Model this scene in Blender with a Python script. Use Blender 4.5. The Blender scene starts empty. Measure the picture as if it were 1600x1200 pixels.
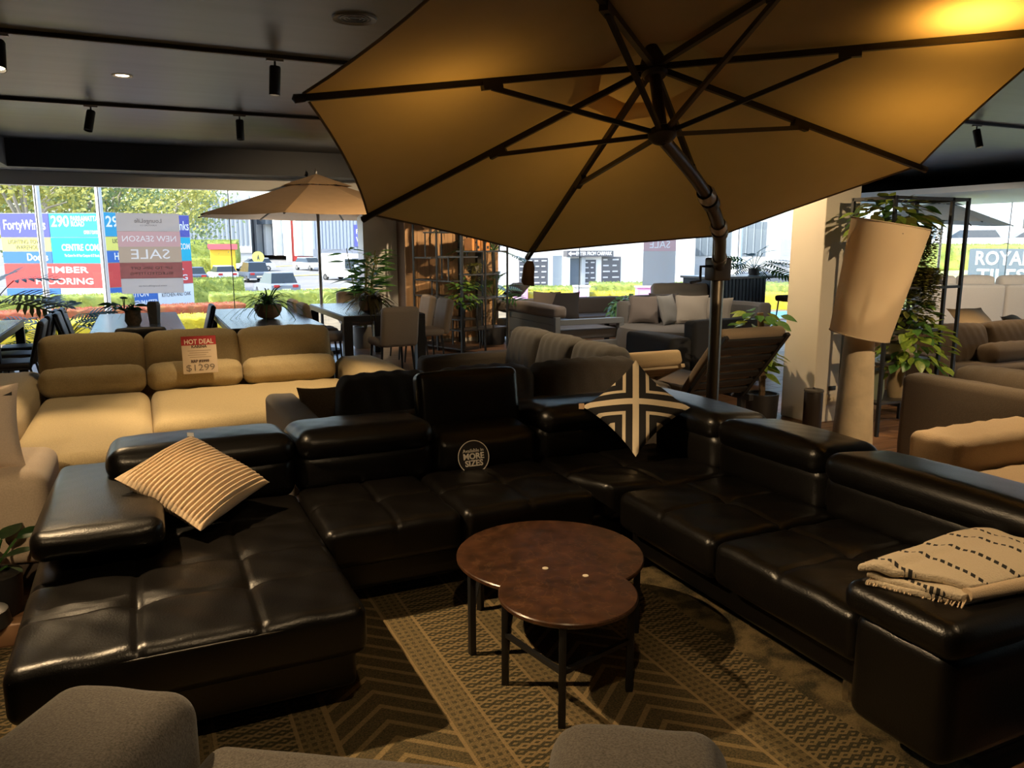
import bpy, bmesh, math, random
from mathutils import Vector, Matrix, Euler
R = math.radians; PI = math.pi
S = bpy.context.scene; COL = S.collection
random.seed(7)

# ---------------------------------------------------------------- camera
cam = bpy.data.objects.new('camera', bpy.data.cameras.new('camera')); COL.objects.link(cam)
cam.data.sensor_width = 36; cam.data.lens = 1236 / 1600 * 36; cam.data.clip_end = 600; cam.data.clip_start = 0.05
cam.location = (0, 0, 1.62); cam.rotation_euler = (R(90 - 10.09), 0, R(-25))
S.camera = cam
# ---------------------------------------------------------------- world, sun, exposure
W = bpy.data.worlds.new('world'); S.world = W; W.use_nodes = True
_n = W.node_tree.nodes; _l = W.node_tree.links
_sky = _n.new('ShaderNodeTexSky'); _sky.sky_type = 'NISHITA'; _sky.sun_disc = False
_sky.sun_elevation = R(42); _sky.sun_rotation = R(256); _sky.air_density = 1.0; _sky.dust_density = 2.0; _sky.altitude = 30
_n['Background'].inputs[1].default_value = 0.74
_l.new(_sky.outputs[0], _n['Background'].inputs[0])
sun = bpy.data.objects.new('sun', bpy.data.lights.new('sun', 'SUN')); COL.objects.link(sun)
sun.data.energy = 8.0; sun.data.angle = R(0.6); sun.data.color = (1, .95, .86)
SUND = Vector((-.70, -.18, .74))            # towards the sun: high on the left, just behind the showroom's front
sun.rotation_euler = SUND.to_track_quat('Z', 'Y').to_euler()
S.view_settings.view_transform = 'Standard'; S.view_settings.look = 'None'
S.view_settings.exposure = 0.0; S.view_settings.gamma = 1.0; S.view_settings.use_curve_mapping = False

# ---------------------------------------------------------------- materials
MATS = {}
def nt(m):
    m.use_nodes = True; return m.node_tree.nodes, m.node_tree.links
def mat(name, col, rough=.6, metal=0., var=0., vscale=8., bump=0., bscale=60., col2=None, sheen=0., spec=.5, stretch=None, emit=0., alpha=1., coord='Object', detail=3.):
    if name in MATS: return MATS[name]
    m = bpy.data.materials.new(name); n, l = nt(m); b = n['Principled BSDF']
    b.inputs['Base Color'].default_value = (*col, 1); b.inputs['Roughness'].default_value = rough
    b.inputs['Metallic'].default_value = metal; b.inputs['Specular IOR Level'].default_value = spec
    if sheen: b.inputs['Sheen Weight'].default_value = sheen
    if emit:
        b.inputs['Emission Color'].default_value = (*col, 1); b.inputs['Emission Strength'].default_value = emit
    if var or bump:
        tc = n.new('ShaderNodeTexCoord'); mp = n.new('ShaderNodeMapping'); l.new(tc.outputs[coord], mp.inputs[0])
        if stretch: mp.inputs['Scale'].default_value = stretch
    if var:
        t = n.new('ShaderNodeTexNoise'); t.inputs['Scale'].default_value = vscale; t.inputs['Detail'].default_value = detail
        l.new(mp.outputs[0], t.inputs[0]); r = n.new('ShaderNodeValToRGB'); l.new(t.outputs['Fac'], r.inputs[0])
        c2 = col2 or tuple(max(0, c * (1 - var)) for c in col); c1 = col if col2 else tuple(min(1, c * (1 + var)) for c in col)
        r.color_ramp.elements[0].position = .32; r.color_ramp.elements[1].position = .68
        r.color_ramp.elements[0].color = (*c2, 1); r.color_ramp.elements[1].color = (*c1, 1)
        l.new(r.outputs[0], b.inputs['Base Color'])
    if bump:
        t = n.new('ShaderNodeTexNoise'); t.inputs['Scale'].default_value = bscale; t.inputs['Detail'].default_value = 2
        l.new(mp.outputs[0], t.inputs[0]); k = n.new('ShaderNodeBump'); k.inputs['Strength'].default_value = bump
        k.inputs['Distance'].default_value = .01; l.new(t.outputs['Fac'], k.inputs['Height']); l.new(k.outputs[0], b.inputs['Normal'])
    MATS[name] = m; return m
def fabric(name, col, amt=.12, scale=260., rough=.9):
    """woven cloth: two crossed wave bands give the thread, noise the mottling"""
    if name in MATS: return MATS[name]
    m = mat(name, col, rough, var=amt, vscale=scale, bump=.25, bscale=scale * 1.3, sheen=.15, spec=.2); return m
def translucent(name, col, fac=.4, rough=.8, back=None, var=0.1):
    if name in MATS: return MATS[name]
    m = bpy.data.materials.new(name); n, l = nt(m); n.remove(n['Principled BSDF'])
    o = n['Material Output']; d = n.new('ShaderNodeBsdfDiffuse'); t = n.new('ShaderNodeBsdfTranslucent'); x = n.new('ShaderNodeMixShader')
    tc = n.new('ShaderNodeTexCoord'); nz = n.new('ShaderNodeTexNoise'); nz.inputs['Scale'].default_value = 9; l.new(tc.outputs['Object'], nz.inputs[0])
    r = n.new('ShaderNodeValToRGB'); l.new(nz.outputs['Fac'], r.inputs[0])
    r.color_ramp.elements[0].color = (*[c * (1 - var) for c in col], 1); r.color_ramp.elements[1].color = (*[min(1, c * (1 + var)) for c in col], 1)
    l.new(r.outputs[0], d.inputs[0]); t.inputs[0].default_value = (*(back or col), 1)
    x.inputs[0].default_value = fac; l.new(d.outputs[0], x.inputs[1]); l.new(t.outputs[0], x.inputs[2]); l.new(x.outputs[0], o.inputs[0])
    MATS[name] = m; return m
def leafmat(name, col, col2, gloss=.35):
    if name in MATS: return MATS[name]
    m = mat(name, col, gloss, var=.5, vscale=6, col2=col2); b = m.node_tree.nodes['Principled BSDF']
    n, l = m.node_tree.nodes, m.node_tree.links
    t = n.new('ShaderNodeBsdfTranslucent'); t.inputs[0].default_value = (*[min(1, c * 1.3) for c in col], 1)
    x = n.new('ShaderNodeMixShader'); x.inputs[0].default_value = .3
    o = n['Material Output']; l.new(b.outputs[0], x.inputs[1]); l.new(t.outputs[0], x.inputs[2]); l.new(x.outputs[0], o.inputs[0]); return m
def glassmat(name, tint=(1, 1, 1), refl=.05):
    if name in MATS: return MATS[name]
    m = bpy.data.materials.new(name); n, l = nt(m); n.remove(n['Principled BSDF']); o = n['Material Output']
    t = n.new('ShaderNodeBsdfTransparent'); t.inputs[0].default_value = (*tint, 1); g = n.new('ShaderNodeBsdfGlossy'); g.inputs['Roughness'].default_value = .01
    x = n.new('ShaderNodeMixShader'); x.inputs[0].default_value = refl
    l.new(t.outputs[0], x.inputs[1]); l.new(g.outputs[0], x.inputs[2]); l.new(x.outputs[0], o.inputs[0]); MATS[name] = m; return m

# ---------------------------------------------------------------- mesh helpers
class MB:
    def __init__(s): s.v = []; s.f = []
    def add(s, vs, fs, M=None):
        o = len(s.v); s.v += [tuple(M @ Vector(p)) if M else tuple(p) for p in vs]; s.f += [tuple(i + o for i in f) for f in fs]; return s
    def box(s, a, b, M=None):
        (x, y, z), (X, Y, Z) = a, b
        return s.add([(x,y,z),(X,y,z),(X,Y,z),(x,Y,z),(x,y,Z),(X,y,Z),(X,Y,Z),(x,Y,Z)], [(3,2,1,0),(4,5,6,7),(0,1,5,4),(1,2,6,5),(2,3,7,6),(3,0,4,7)], M)
    def rbox(s, a, b, r=.01, k=2, n=1, fn=None, M=None):
        """box with rounded edges (k steps), n inner subdivisions per side, fn(p, u) displaces"""
        c = [(a[i] + b[i]) / 2 for i in range(3)]; h = [abs(b[i] - a[i]) / 2 for i in range(3)]; r = min(r, min(h) * .999)
        nn = n if isinstance(n, (tuple, list)) else (n, n, n)
        L = []
        for i in range(3):
            q = [-h[i] + r * (1 - math.cos(j / k * PI / 2)) if 0 else -h[i] + r * j / k for j in range(k)]
            m = [-h[i] + r + (2 * h[i] - 2 * r) * j / nn[i] for j in range(nn[i] + 1)]
            L.append(q + m + [-x for x in reversed(q)])
        vs, fs, idx = [], [], {}
        def vid(p):
            key = tuple(round(x, 6) for x in p)
            if key in idx: return idx[key]
            inn = [max(-(h[i] - r), min(h[i] - r, p[i])) for i in range(3)]; d = Vector([p[i] - inn[i] for i in range(3)])
            ln = d.length; q = Vector(inn) + (d * (r / ln) if ln > 1e-9 else d)
            if fn:
                u = [q[i] / h[i] for i in range(3)]; q = Vector(fn(q, u))
            idx[key] = len(vs); vs.append((q[0] + c[0], q[1] + c[1], q[2] + c[2])); return idx[key]
        for ax in range(3):
            i, j = (ax + 1) % 3, (ax + 2) % 3
            for sg in (-1, 1):
                for p in range(len(L[i]) - 1):
                    for q in range(len(L[j]) - 1):
                        w = []
                        for (di, dj) in ((0, 0), (1, 0), (1, 1), (0, 1)):
                            t = [0, 0, 0]; t[ax] = sg * h[ax]; t[i] = L[i][p + di]; t[j] = L[j][q + dj]; w.append(vid(t))
                        if len(set(w)) > 2:
                            w = list(dict.fromkeys(w)); fs.append(tuple(w) if sg > 0 else tuple(reversed(w)))
        return s.add(vs, fs, M)
    def tube(s, pts, r, n=8, M=None):
        P = [Vector(p) for p in pts]; vs, fs = [], []; N = len(P); rr = r if isinstance(r, (list, tuple)) else [r] * N
        up = None
        for i in range(N):
            t = (P[min(i + 1, N - 1)] - P[max(i - 1, 0)]).normalized()
            if up is None: up = Vector((0, 0, 1)) if abs(t.z) < .9 else Vector((1, 0, 0))
            x = t.cross(up).normalized(); y = x.cross(t).normalized(); up = y
            vs += [tuple(P[i] + (x * math.cos(a) + y * math.sin(a)) * rr[i]) for a in [2 * PI * k / n + PI / n for k in range(n)]]
        for i in range(N - 1):
            for k in range(n): fs.append((i*n+k, i*n+(k+1)%n, (i+1)*n+(k+1)%n, (i+1)*n+k))
        fs += [tuple(reversed(range(n))), tuple(range((N-1)*n, N*n))]
        return s.add(vs, fs, M)
    def bar(s, p, q, w, d=None, M=None):
        """square bar from p to q"""
        return s.tube([p, q], (w if d is None else max(w, d)) / math.sqrt(2), 4, M)
    def lathe(s, prof, n=24, M=None, caps=True):
        vs, fs = [], []
        for (r, z) in prof: vs += [(r * math.cos(2*PI*k/n), r * math.sin(2*PI*k/n), z) for k in range(n)]
        for i in range(len(prof) - 1):
            for k in range(n): fs.append((i*n+k, i*n+(k+1)%n, (i+1)*n+(k+1)%n, (i+1)*n+k))
        if caps and prof[0][0] > 1e-6: fs.append(tuple(reversed(range(n))))
        if caps and prof[-1][0] > 1e-6: fs.append(tuple(range((len(prof)-1)*n, len(prof)*n)))
        return s.add(vs, fs, M)
    def ring(s, prof, n=24, M=None): return s.lathe(list(prof) + [prof[0]], n, M, caps=False)
    def prism(s, poly, z0, z1, M=None):
        n = len(poly); vs = [(x, y, z0) for x, y in poly] + [(x, y, z1) for x, y in poly]
        return s.add(vs, [tuple(reversed(range(n))), tuple(range(n, 2*n))] + [(i, (i+1)%n, n+(i+1)%n, n+i) for i in range(n)], M)
    def grid(s, nu, nv, fn, M=None):
        vs = [fn(i / nu, j / nv) for j in range(nv + 1) for i in range(nu + 1)]
        return s.add(vs, [(j*(nu+1)+i, j*(nu+1)+i+1, (j+1)*(nu+1)+i+1, (j+1)*(nu+1)+i) for j in range(nv) for i in range(nu)], M)
    def mesh(s, name, m, smooth=True, fix=True):
        me = bpy.data.meshes.new(name); me.from_pydata(s.v, [], s.f)
        if fix:
            bm = bmesh.new(); bm.from_mesh(me)
            if len(bm.verts) < 60000: bmesh.ops.remove_doubles(bm, verts=bm.verts, dist=1e-5)
            bmesh.ops.recalc_face_normals(bm, faces=bm.faces); bm.to_mesh(me); bm.free()
        if m: me.materials.append(m)
        if smooth:
            me.polygons.foreach_set('use_smooth', [True] * len(me.polygons)); me.set_sharp_from_angle(angle=R(38))
        me.update(); return me
    def build(s, name, m, parent=None, loc=None, rot=None, smooth=True):
        return place(name, s.mesh(name, m, smooth), parent, loc, rot)
def place(name, me, parent=None, loc=None, rot=None, M=None):
    o = bpy.data.objects.new(name, me); COL.objects.link(o)
    if parent: o.parent = parent
    if loc is not None: o.location = loc
    if rot is not None: o.rotation_euler = rot
    if M is not None: o.matrix_basis = M
    return o
def tag(o, label=None, cat=None, group=None, kind=None):
    if label: o['label'] = label
    if cat: o['category'] = cat
    if group: o['group'] = group
    if kind: o['kind'] = kind
    return o
def thing(name, label, cat, loc=(0, 0, 0), rz=0, group=None, rot=None):
    o = bpy.data.objects.new(name, None); COL.objects.link(o); o.empty_display_size = .1
    o.location = loc; o.rotation_euler = rot if rot else (0, 0, rz); return tag(o, label, cat, group)
def copy_tree(o, parent=None):
    c = o.copy(); COL.objects.link(c); c.parent = parent
    for ch in o.children: copy_tree(ch, c)
    return c
def dup(o, loc, rz, label=None, group=None):
    c = copy_tree(o); c.location = loc; c.rotation_euler = (0, 0, rz)
    if label: c['label'] = label
    if group: c['group'] = group
    return c
def struct(name, mb, m, parent=None, smooth=False):
    o = mb.build(name, m, parent, smooth=smooth)
    if not parent: o['kind'] = 'structure'
    return o
def frame(o, y, z):
    """matrix at o whose local Y runs along y, local Z near z"""
    y = Vector(y).normalized(); x = y.cross(Vector(z)).normalized(); z = x.cross(y)
    M = Matrix((x, y, z)).transposed().to_4x4(); M.translation = Vector(o); return M
def TR(x=0, y=0, z=0, rx=0, ry=0, rz=0): return Matrix.Translation((x, y, z)) @ Euler((rx, ry, rz)).to_matrix().to_4x4()
_font_cache = {}
def text(body, size, m, parent, M, name='lettering', bold=0., mirror=False, width=None, align='CENTER', thick=.002):
    """flat lettering, local X right, local Y up; width squeezes it to fit"""
    cu = bpy.data.curves.new('t', 'FONT'); cu.body = body; cu.size = size; cu.align_x = align; cu.align_y = 'CENTER'
    cu.extrude = thick; cu.offset = bold; cu.space_line = .85; cu.resolution_u = 3
    ob = bpy.data.objects.new('t', cu); COL.objects.link(ob); me = bpy.data.meshes.new_from_object(ob)
    bpy.data.objects.remove(ob); bpy.data.curves.remove(cu); me.materials.clear(); me.materials.append(m)
    sx = 1.
    if width and len(me.vertices):
        xs = [v.co.x for v in me.vertices]; sx = width / max(1e-6, max(xs) - min(xs))
    for v in me.vertices: v.co.x *= -sx if mirror else sx
    return place(name, me, parent, M=M)
# frames for flat writing: seen from -Y (facing the camera), from +X side etc.
def FACE(x, y, z, az=0., tilt=0.): return Matrix.Translation((x, y, z)) @ Matrix.Rotation(az, 4, 'Z') @ Matrix.Rotation(PI / 2 - tilt, 4, 'X')

# ---------------------------------------------------------------- lamps helper (each sits in its own fixture)
def spot_lamp(parent, M, power, ang, blend=.5, col=(1, .72, .40), r=.03):
    d = bpy.data.lights.new('bulb', 'SPOT'); d.energy = power; d.spot_size = R(ang); d.spot_blend = blend; d.color = col; d.shadow_soft_size = r
    o = bpy.data.objects.new('bulb', d); COL.objects.link(o); o.parent = parent; o.matrix_basis = M; return o
black_metal = mat('black_metal', (.012, .012, .013), .45)
dark_metal = mat('dark_metal', (.03, .028, .026), .4)
white_paint = mat('white_paint', (.8, .79, .77), .6, var=.04, vscale=2)
glow = mat('lamp_glow', (1, .78, .5), emit=14.)
CEIL = 2.95
# ---------------------------------------------------------------- the room
ceil_m = mat('ceiling_paint', (.085, .093, .10), .40, var=.12, vscale=1.2, stretch=(.3, 6, 1))
ceil_dark = mat('bulkhead_paint', (.03, .035, .048), .6)
wall_dark = mat('wall_charcoal', (.05, .05, .05), .8, var=.1, vscale=3)
struct('ceiling', MB().box((-4.2, -3.6, CEIL), (17.9, 13.2, CEIL + .15)), ceil_m)
struct('trim_1', MB().box((-1.45, 12.3, 2.6), (16.6, 13.2, CEIL)), ceil_dark)
struct('trim_2', MB().box((-4.2, -3.6, 2.6), (-1.45, 13.2, CEIL)), mat('bulkhead_side', (.10, .10, .105), .6))
struct('trim_3', MB().box((16.6, -3.6, 2.6), (17.9, 13.2, CEIL)), ceil_dark)
off_white = mat('frame_white', (.8, .8, .78), .5)
struct('trim_4', MB().box((-4.2, 12.93, 2.41), (17.5, 13.1, 2.6)), off_white)
struct('trim_5', MB().box((13.05, -3.6, 2.5), (17.5, 13.1, 2.6)), off_white)
struct('wall_left', MB().box((-4.4, -3.6, -.3), (-4.2, 13.2, CEIL)), wall_dark)
struct('wall_back', MB().box((-4.2, -3.8, -.3), (17.9, -3.6, CEIL)), wall_dark)
# floor: boards run along X, the nearest 300 in view are boards of their own
floor_m = mat('oak_board', (.20, .105, .055), .38, var=.35, vscale=5, stretch=(.35, 6, 1), bump=.05, bscale=30)
floor = struct('floor', MB().box((-4.2, -3.6, -.3), (17.4, 13.1, -.022)), mat('floor_base', (.03, .02, .015), .8))
BW, BL = .19, 2.3
board_me = MB().rbox((-BL/2 + .002, -BW/2 + .002, -.02), (BL/2 - .002, BW/2 - .002, 0), .002, 1).mesh('board', floor_m, False)
rest = MB(); cands = []
for j in range(int(16.6 / BW)):
    y = -3.5 + BW * (j + .5); off = random.random() * BL
    for i in range(-1, 11):
        x = -4.2 + BL * (i + .5) + off - BL/2
        if x + BL/2 < -4.1 or x - BL/2 > 17.3: continue
        if x - BL/2 < -4.2 or x + BL/2 > 17.4:      # cut boards close the rows at both walls
            rest.box((max(-4.2, x - BL/2 + .002), y - BW/2 + .002, -.02), (min(17.4, x + BL/2 - .002), y + BW/2 - .002, 0)); continue
        d = math.hypot(x, y); az = math.degrees(math.atan2(x, y)) - 25
        vis = abs(az) < 36 and y > 3.3 and not (-1.4 < x < 3.1 and y < 4.9)
        cands.append((0 if vis else 1, d, x, y))
cands.sort()
for k, (vv, d, x, y) in enumerate(cands):
    if k < 300 and vv == 0: place('floor_board', board_me, floor, (x, y, 0))
    else: rest.box((x - BL/2 + .002, y - BW/2 + .002, -.02), (x + BL/2 - .002, y + BW/2 - .002, 0))
ro = rest.build('floor_boards', floor_m, floor, smooth=False); ro['kind'] = 'stuff'

# window walls
glass = glassmat('window_glass', (.97, .99, .99), .035)
joint = mat('glass_joint', (.16, .17, .18), .5)
def window(name, panes, axis, at, z1, mull=(), posts=()):
    """panes: list of (from, to) along the axis"""
    a0, a1 = panes[0][0], panes[-1][1]
    def bx(p, q, w0, w1, y0, y1): return MB().box((p, at + y0, w0), (q, at + y1, w1)) if axis == 'x' else MB().box((at + y0, p, w0), (at + y1, q, w1))
    o = struct(name, bx(a0, a1, -.02, .03, -.04, .05), off_white)
    for p, q in panes: bx(p + .006, q - .006, .03, z1, -.006, .006).build('pane', glass, o, smooth=False)
    for p, q in panes[:-1]: bx(q - .006, q + .006, .03, z1, -.008, .008).build('glass_joint', joint, o, smooth=False)
    for m in mull: bx(m - .04, m + .04, .03, z1, -.06, .05).build('mullion', off_white, o, smooth=False)
    return o
window('window_1', [(-4.2, -1.24), (-1.24, -.46), (-.46, 1.3), (1.3, 3.3)], 'x', 13.0, 2.41)
window('window_2', [(5.55, 7.45), (7.45, 9.3), (9.3, 11.2), (11.2, 13.2), (13.2, 15.2), (15.2, 17.3)], 'x', 13.0, 2.41)
window('window_3', [(-3.6, -.9), (-.9, 1.6), (1.6, 4.2), (4.2, 6.6), (6.6, 9.0), (9.0, 11.4), (11.4, 13.0)], 'y', 17.35, 2.5)
struct('wall_front', MB().box((3.3, 12.75, 0), (3.86, 13.1, 2.6)), mat('pier_grey', (.70, .72, .74), .35, var=.06, vscale=2))
wood_m = mat('wood_panel', (.55, .33, .17), .55, var=.12, vscale=4, stretch=(8, 8, .4))
ww = struct('wall_wood', MB().box((3.86, 12.36, 0), (5.5, 13.1, 2.6)), mat('wood_gap', (.12, .07, .04), .8))
for i in range(8):
    MB().rbox((3.865 + i * .2045, 12.33, .06), (3.865 + i * .2045 + .2, 12.36, 2.6), .003, 1).build('panel', wood_m, ww, smooth=False)
struct('baseboard_front', MB().box((3.86, 12.32, 0), (5.5, 12.34, .06)), mat('skirting', (.5, .47, .42), .6))
# the square white pillar with its socket and the black cylinder beside it
pil = struct('wall_pillar', MB().rbox((5.45, 5.22, 0), (5.86, 5.62, CEIL), .012, 2), mat('pillar_paint', (.72, .67, .58), .7, var=.04, vscale=1.5, bump=.03, bscale=25), smooth=True)
sk = thing('power_socket', 'cream power socket on the white pillar with black outlet slot above', 'socket', (5.66, 5.215, .22))
MB().rbox((-.06, -.012, -.06), (.06, .004, .04), .006, 1).build('face_plate', mat('socket_cream', (.70, .62, .48), .5), sk)
MB().rbox((-.04, -.01, .075), (.04, .004, .115), .003, 1).build('outlet_slot', black_metal, sk)
for dx in (-.03, .025): MB().rbox((dx - .014, -.02, -.02), (dx + .014, -.012, .012), .003, 1).build('switch', mat('socket_cream', (.7, .62, .48)), sk)
bin_ = thing('canister', 'black cylinder with flat lid standing before the white pillar', 'canister', (5.27, 5.05, 0))
MB().lathe([(0, 0), (.075, 0), (.08, .01), (.08, .33), (.078, .34)], 28).build('body', mat('bin_black', (.02, .016, .014), .4), bin_)
MB().lathe([(.082, .342), (.084, .35), (.08, .362), (.02, .366), (0, .366)], 28).build('lid', mat('bin_lid', (.05, .045, .04), .5), bin_)
MB().lathe([(.008, .366), (.012, .372), (.008, .38), (0, .38)], 12).build('knob', black_metal, bin_)
vent = thing('air_vent', 'black slotted air vent in the bulkhead above right-hand windows', 'vent', (16.59, 10.6, 2.79))
MB().box((-.012, -.42, -.06), (.008, .42, .06)).build('frame', black_metal, vent)
for i in range(5): MB().box((-.02, -.40, -.05 + i * .022), (-.012, .40, -.04 + i * .022)).build('slat', mat('vent_slat', (.03, .03, .035), .5), vent)
# white steel verandah posts standing outside the glass
for i, (x, y, r) in enumerate(((-1.50, 16.0, .05), (-.56, 16.0, .055), (14.0, 16.3, .13))):
    t = thing('verandah_post', ['white verandah post outside, left of the FortyWinks lettering', 'white verandah post outside where the two sign wings meet', 'thick white verandah post outside behind the bar counter plant'][i], 'post', (x, y, -.3), group='white verandah posts')
    MB().lathe([(0, 0), (r, 0), (r, 3.6), (0, 3.6)], 16).build('shaft', white_paint, t); MB().lathe([(0, 0), (r * 2, 0), (r * 2, .03), (r * 1.2, .05), (0, .05)], 16).build('foot_plate', white_paint, t)
# ---------------------------------------------------------------- ceiling fixtures
def wp(mb, name, m, parent, smooth=True):
    """part modelled in room coordinates under an unrotated thing"""
    return mb.build(name, m, parent, loc=tuple(-c for c in parent.location), smooth=smooth)
def track(y, x0, x1, label):
    t = thing('lighting_track', label, 'track', (x0, y, CEIL), group='ceiling lighting tracks')
    MB().box((0, -.02, -.03), (x1 - x0, .02, 0)).build('rail', black_metal, t, smooth=False)
    MB().box((0, -.026, -.034), (x1 - x0, -.02, -.026)).build('edge_strip', mat('track_edge', (.32, .31, .30), .35, metal=.6), t, smooth=False)
track(6.15, -1.4, 14.5, 'black ceiling track nearer the camera, holding lit spotlights')
track(8.9, -1.4, 9.8, 'black ceiling track nearer the windows, holding unlit spotlights')
track(3.4, -1.4, 12.2, 'black ceiling track running above the big tan parasol')
track(.65, -1.4, 12.2, 'black ceiling track over the grey foreground seats')
def spotlight(x, y, aim, label, power=0., ang=60, blend=.6, seen=True, col=(1, .70, .38)):
    d = (Vector(aim) - Vector((x, y, CEIL - .12))).normalized()
    t = thing('track_spotlight', label, 'spotlight', (x, y, CEIL - .034), group='ceiling spotlights')
    MB().box((-.06, -.018, -.012), (.06, .018, 0)).build('adapter', mat('adapter_grey', (.2, .2, .2), .4), t)
    MB().tube([(0, 0, -.012), (0, 0, -.055)], .008, 8).build('stem', black_metal, t)
    M = frame((0, 0, -.055), d, (1, 0, 0) if abs(d.x) < .9 else (0, 1, 0)) @ Matrix.Rotation(-PI / 2, 4, 'X')
    h = place('head', MB().lathe([(0, -.01), (.036, -.01), (.04, 0), (.04, .19), (.036, .19), (.034, .17), (0, .168)], 20).mesh('head', black_metal), t, M=M)
    if power:
        place('lens', MB().lathe([(0, .1705), (.031, .1705), (.031, .173), (0, .173)], 20).mesh('lens', glow), t, M=M)
        spot_lamp(t, M @ Matrix.Translation((0, 0, .2)) @ Matrix.Rotation(PI, 4, 'X'), power, ang, blend, col)
    return t
spotlight(.99, 6.15, (.8, 6.2, 0), 'lit black cylinder spotlight beside the big parasol rim', 260, 62)
spotlight(-.70, 6.15, (-.7, 4.9, 0), 'lit black cylinder spotlight cut by the left picture edge', 260, 70)
spotlight(-.31, 8.9, (-.9, 8.2, 0), 'unlit black spotlight tilted on the track above the left table')
spotlight(1.05, 8.9, (1.0, 8.6, 0), 'unlit black spotlight hanging straight above the bowl plant table')
spotlight(8.6, 6.15, (8.9, 5.5, 0), 'small lit black spotlight at the right picture edge', 200, 70)
spotlight(-.9, 3.4, (1.0, 2.4, 0), 'lit black spotlight aimed at the rug, out of sight to the left', 430, 66, .7)
spotlight(2.95, 2.15, (2.95, 2.16, 0), 'lit black spotlight above the right half of the big parasol', 20, 150, 1.)
spotlight(3.45, 2.75, (3.45, 2.76, 0), 'added black fill spotlight above the right rim of the big parasol', 8, 150, 1.)  # extra lamp, added to lift the glow on this side of the canopy
spotlight(1.15, 3.3, (1.15, 3.31, 0), 'added black fill spotlight above the left rim of the big parasol', 5, 160, 1.)  # added fill that raises the left part of the canopy
spotlight(2.2, 3.9, (2.2, 3.91, 0), 'added black fill spotlight above the far rim of the big parasol', 5, 160, 1.)  # second added fill, evens out the canopy cloth
spotlight(2.7, .65, (2.35, 1.6, .5), 'added black fill spotlight aimed at the folded throw', 95, 28)  # added lamp, brightens the throw and the sofa arm
spotlight(4.4, 3.4, (4.0, 2.9, 0.2), 'lit black spotlight above the floor lamp, hidden by the parasol', 190, 62)
spotlight(4.3, .65, (5.3, 4.9, .8), 'lit black spotlight aimed at the white pillar, hidden above', 380, 46)
spotlight(6.3, 3.4, (5.6, 3.9, .2), 'lit black spotlight above the taupe sofa, hidden by the parasol', 110, 70)
spotlight(.4, .65, (.7, 2.3, 0), 'lit black spotlight behind the camera aimed at the chaise', 70, 76, .8)
spotlight(3.2, 6.15, (3.3, 5.7, .3), 'lit black spotlight above the grey cushioned sofa', 150, 70)
spotlight(4.6, 8.9, (4.6, 12.2, 1.2), 'lit black spotlight washing the wood panel wall', 420, 60)
spotlight(10.5, 6.15, (12.6, 9.2, .4), 'added black fill spotlight aimed at the ivory sofa back', 500, 70, col=(1, .86, .68))  # added fill so the ivory back does not go dark
spotlight(9.0, 3.4, (8.2, 5.0, .3), 'added black fill spotlight above the brown sofa', 150, 80)  # fill lamp added for the brown sofa
spotlight(5.4, 8.9, (6.3, 10.6, .3), 'added black fill spotlight above the window lounge', 170, 80, col=(1, .84, .66))  # added to brighten the dim lounge seats
spotlight(7.4, 8.9, (7.5, 9.4, .3), 'added black fill spotlight above the round daybed', 130, 90, col=(1, .84, .66))  # added likewise, lifts the daybed and its cushions
spotlight(2.9, 8.9, (2.5, 11.2, 1.5), 'added black fill spotlight washing the taupe parasol and fern table', 190, 80)  # added lamp, warms the parasol cloth and the chairs below
spotlight(3.3, .65, (3.5, 3.06, 1.2), 'added black fill spotlight aimed at the floor lamp, hidden above the parasol', 260, 34)  # front light added for the lamp shade
spotlight(4.1, 6.15, (5.45, 5.45, 1.35), 'lit black spotlight aimed at the left face of the pillar', 205, 62)
spotlight(2.2, 6.15, (2.7, 9.4, .6), 'added black fill spotlight aimed at the fern table chairs', 75, 46)  # extra interior fill, added for the chair backs
spotlight(-1.1, .65, (-.85, 4.2, .5), 'added black fill spotlight aimed at the cream armchair on the left', 260, 32)  # added from the camera side to light the left armchair
spotlight(-1.15, 3.4, (2.42, 3.6, .68), 'added black fill spotlight aimed at the patterned cushion', 420, 13, .5)  # narrow beam added only to brighten this cushion
dl = thing('recessed_downlight', 'small round lit downlight recessed in the ceiling', 'downlight', (-.01, 7.4, CEIL))
MB().ring([(.05, -.002), (.075, -.008), (.08, 0), (.05, 0)], 28).build('trim_ring', white_paint, dl)
MB().lathe([(0, -.001), (.05, -.001), (.05, 0), (0, 0)], 24).build('lens', glow, dl)
spot_lamp(dl, Matrix.Translation((0, 0, -.03)), 60, 110, .8)
cs = thing('ceiling_speaker', 'round black ceiling speaker with grey rim beside the parasol', 'speaker', (1.28, 4.98, CEIL))
MB().ring([(.10, -.004), (.13, -.012), (.135, 0), (.10, 0)], 32).build('rim', mat('speaker_rim', (.10, .10, .10), .5), cs)
MB().lathe([(0, -.002), (.10, -.002), (.10, 0), (0, 0)], 32).build('grille', black_metal, cs)
for r in (.03, .055, .08): MB().ring([(r, -.006), (r + .008, -.006), (r + .008, -.002), (r, -.002)], 32).build('ring', mat('speaker_ring', (.05, .05, .05), .4), cs)
tag(MB().lathe([(0, -.02), (.045, -.02), (.055, -.012), (.06, 0), (0, 0)], 24).build('smoke_detector', dark_metal, loc=(1.35, 9.0, CEIL)), 'small dark disc detector on the ceiling near the far track', 'detector')

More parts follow.
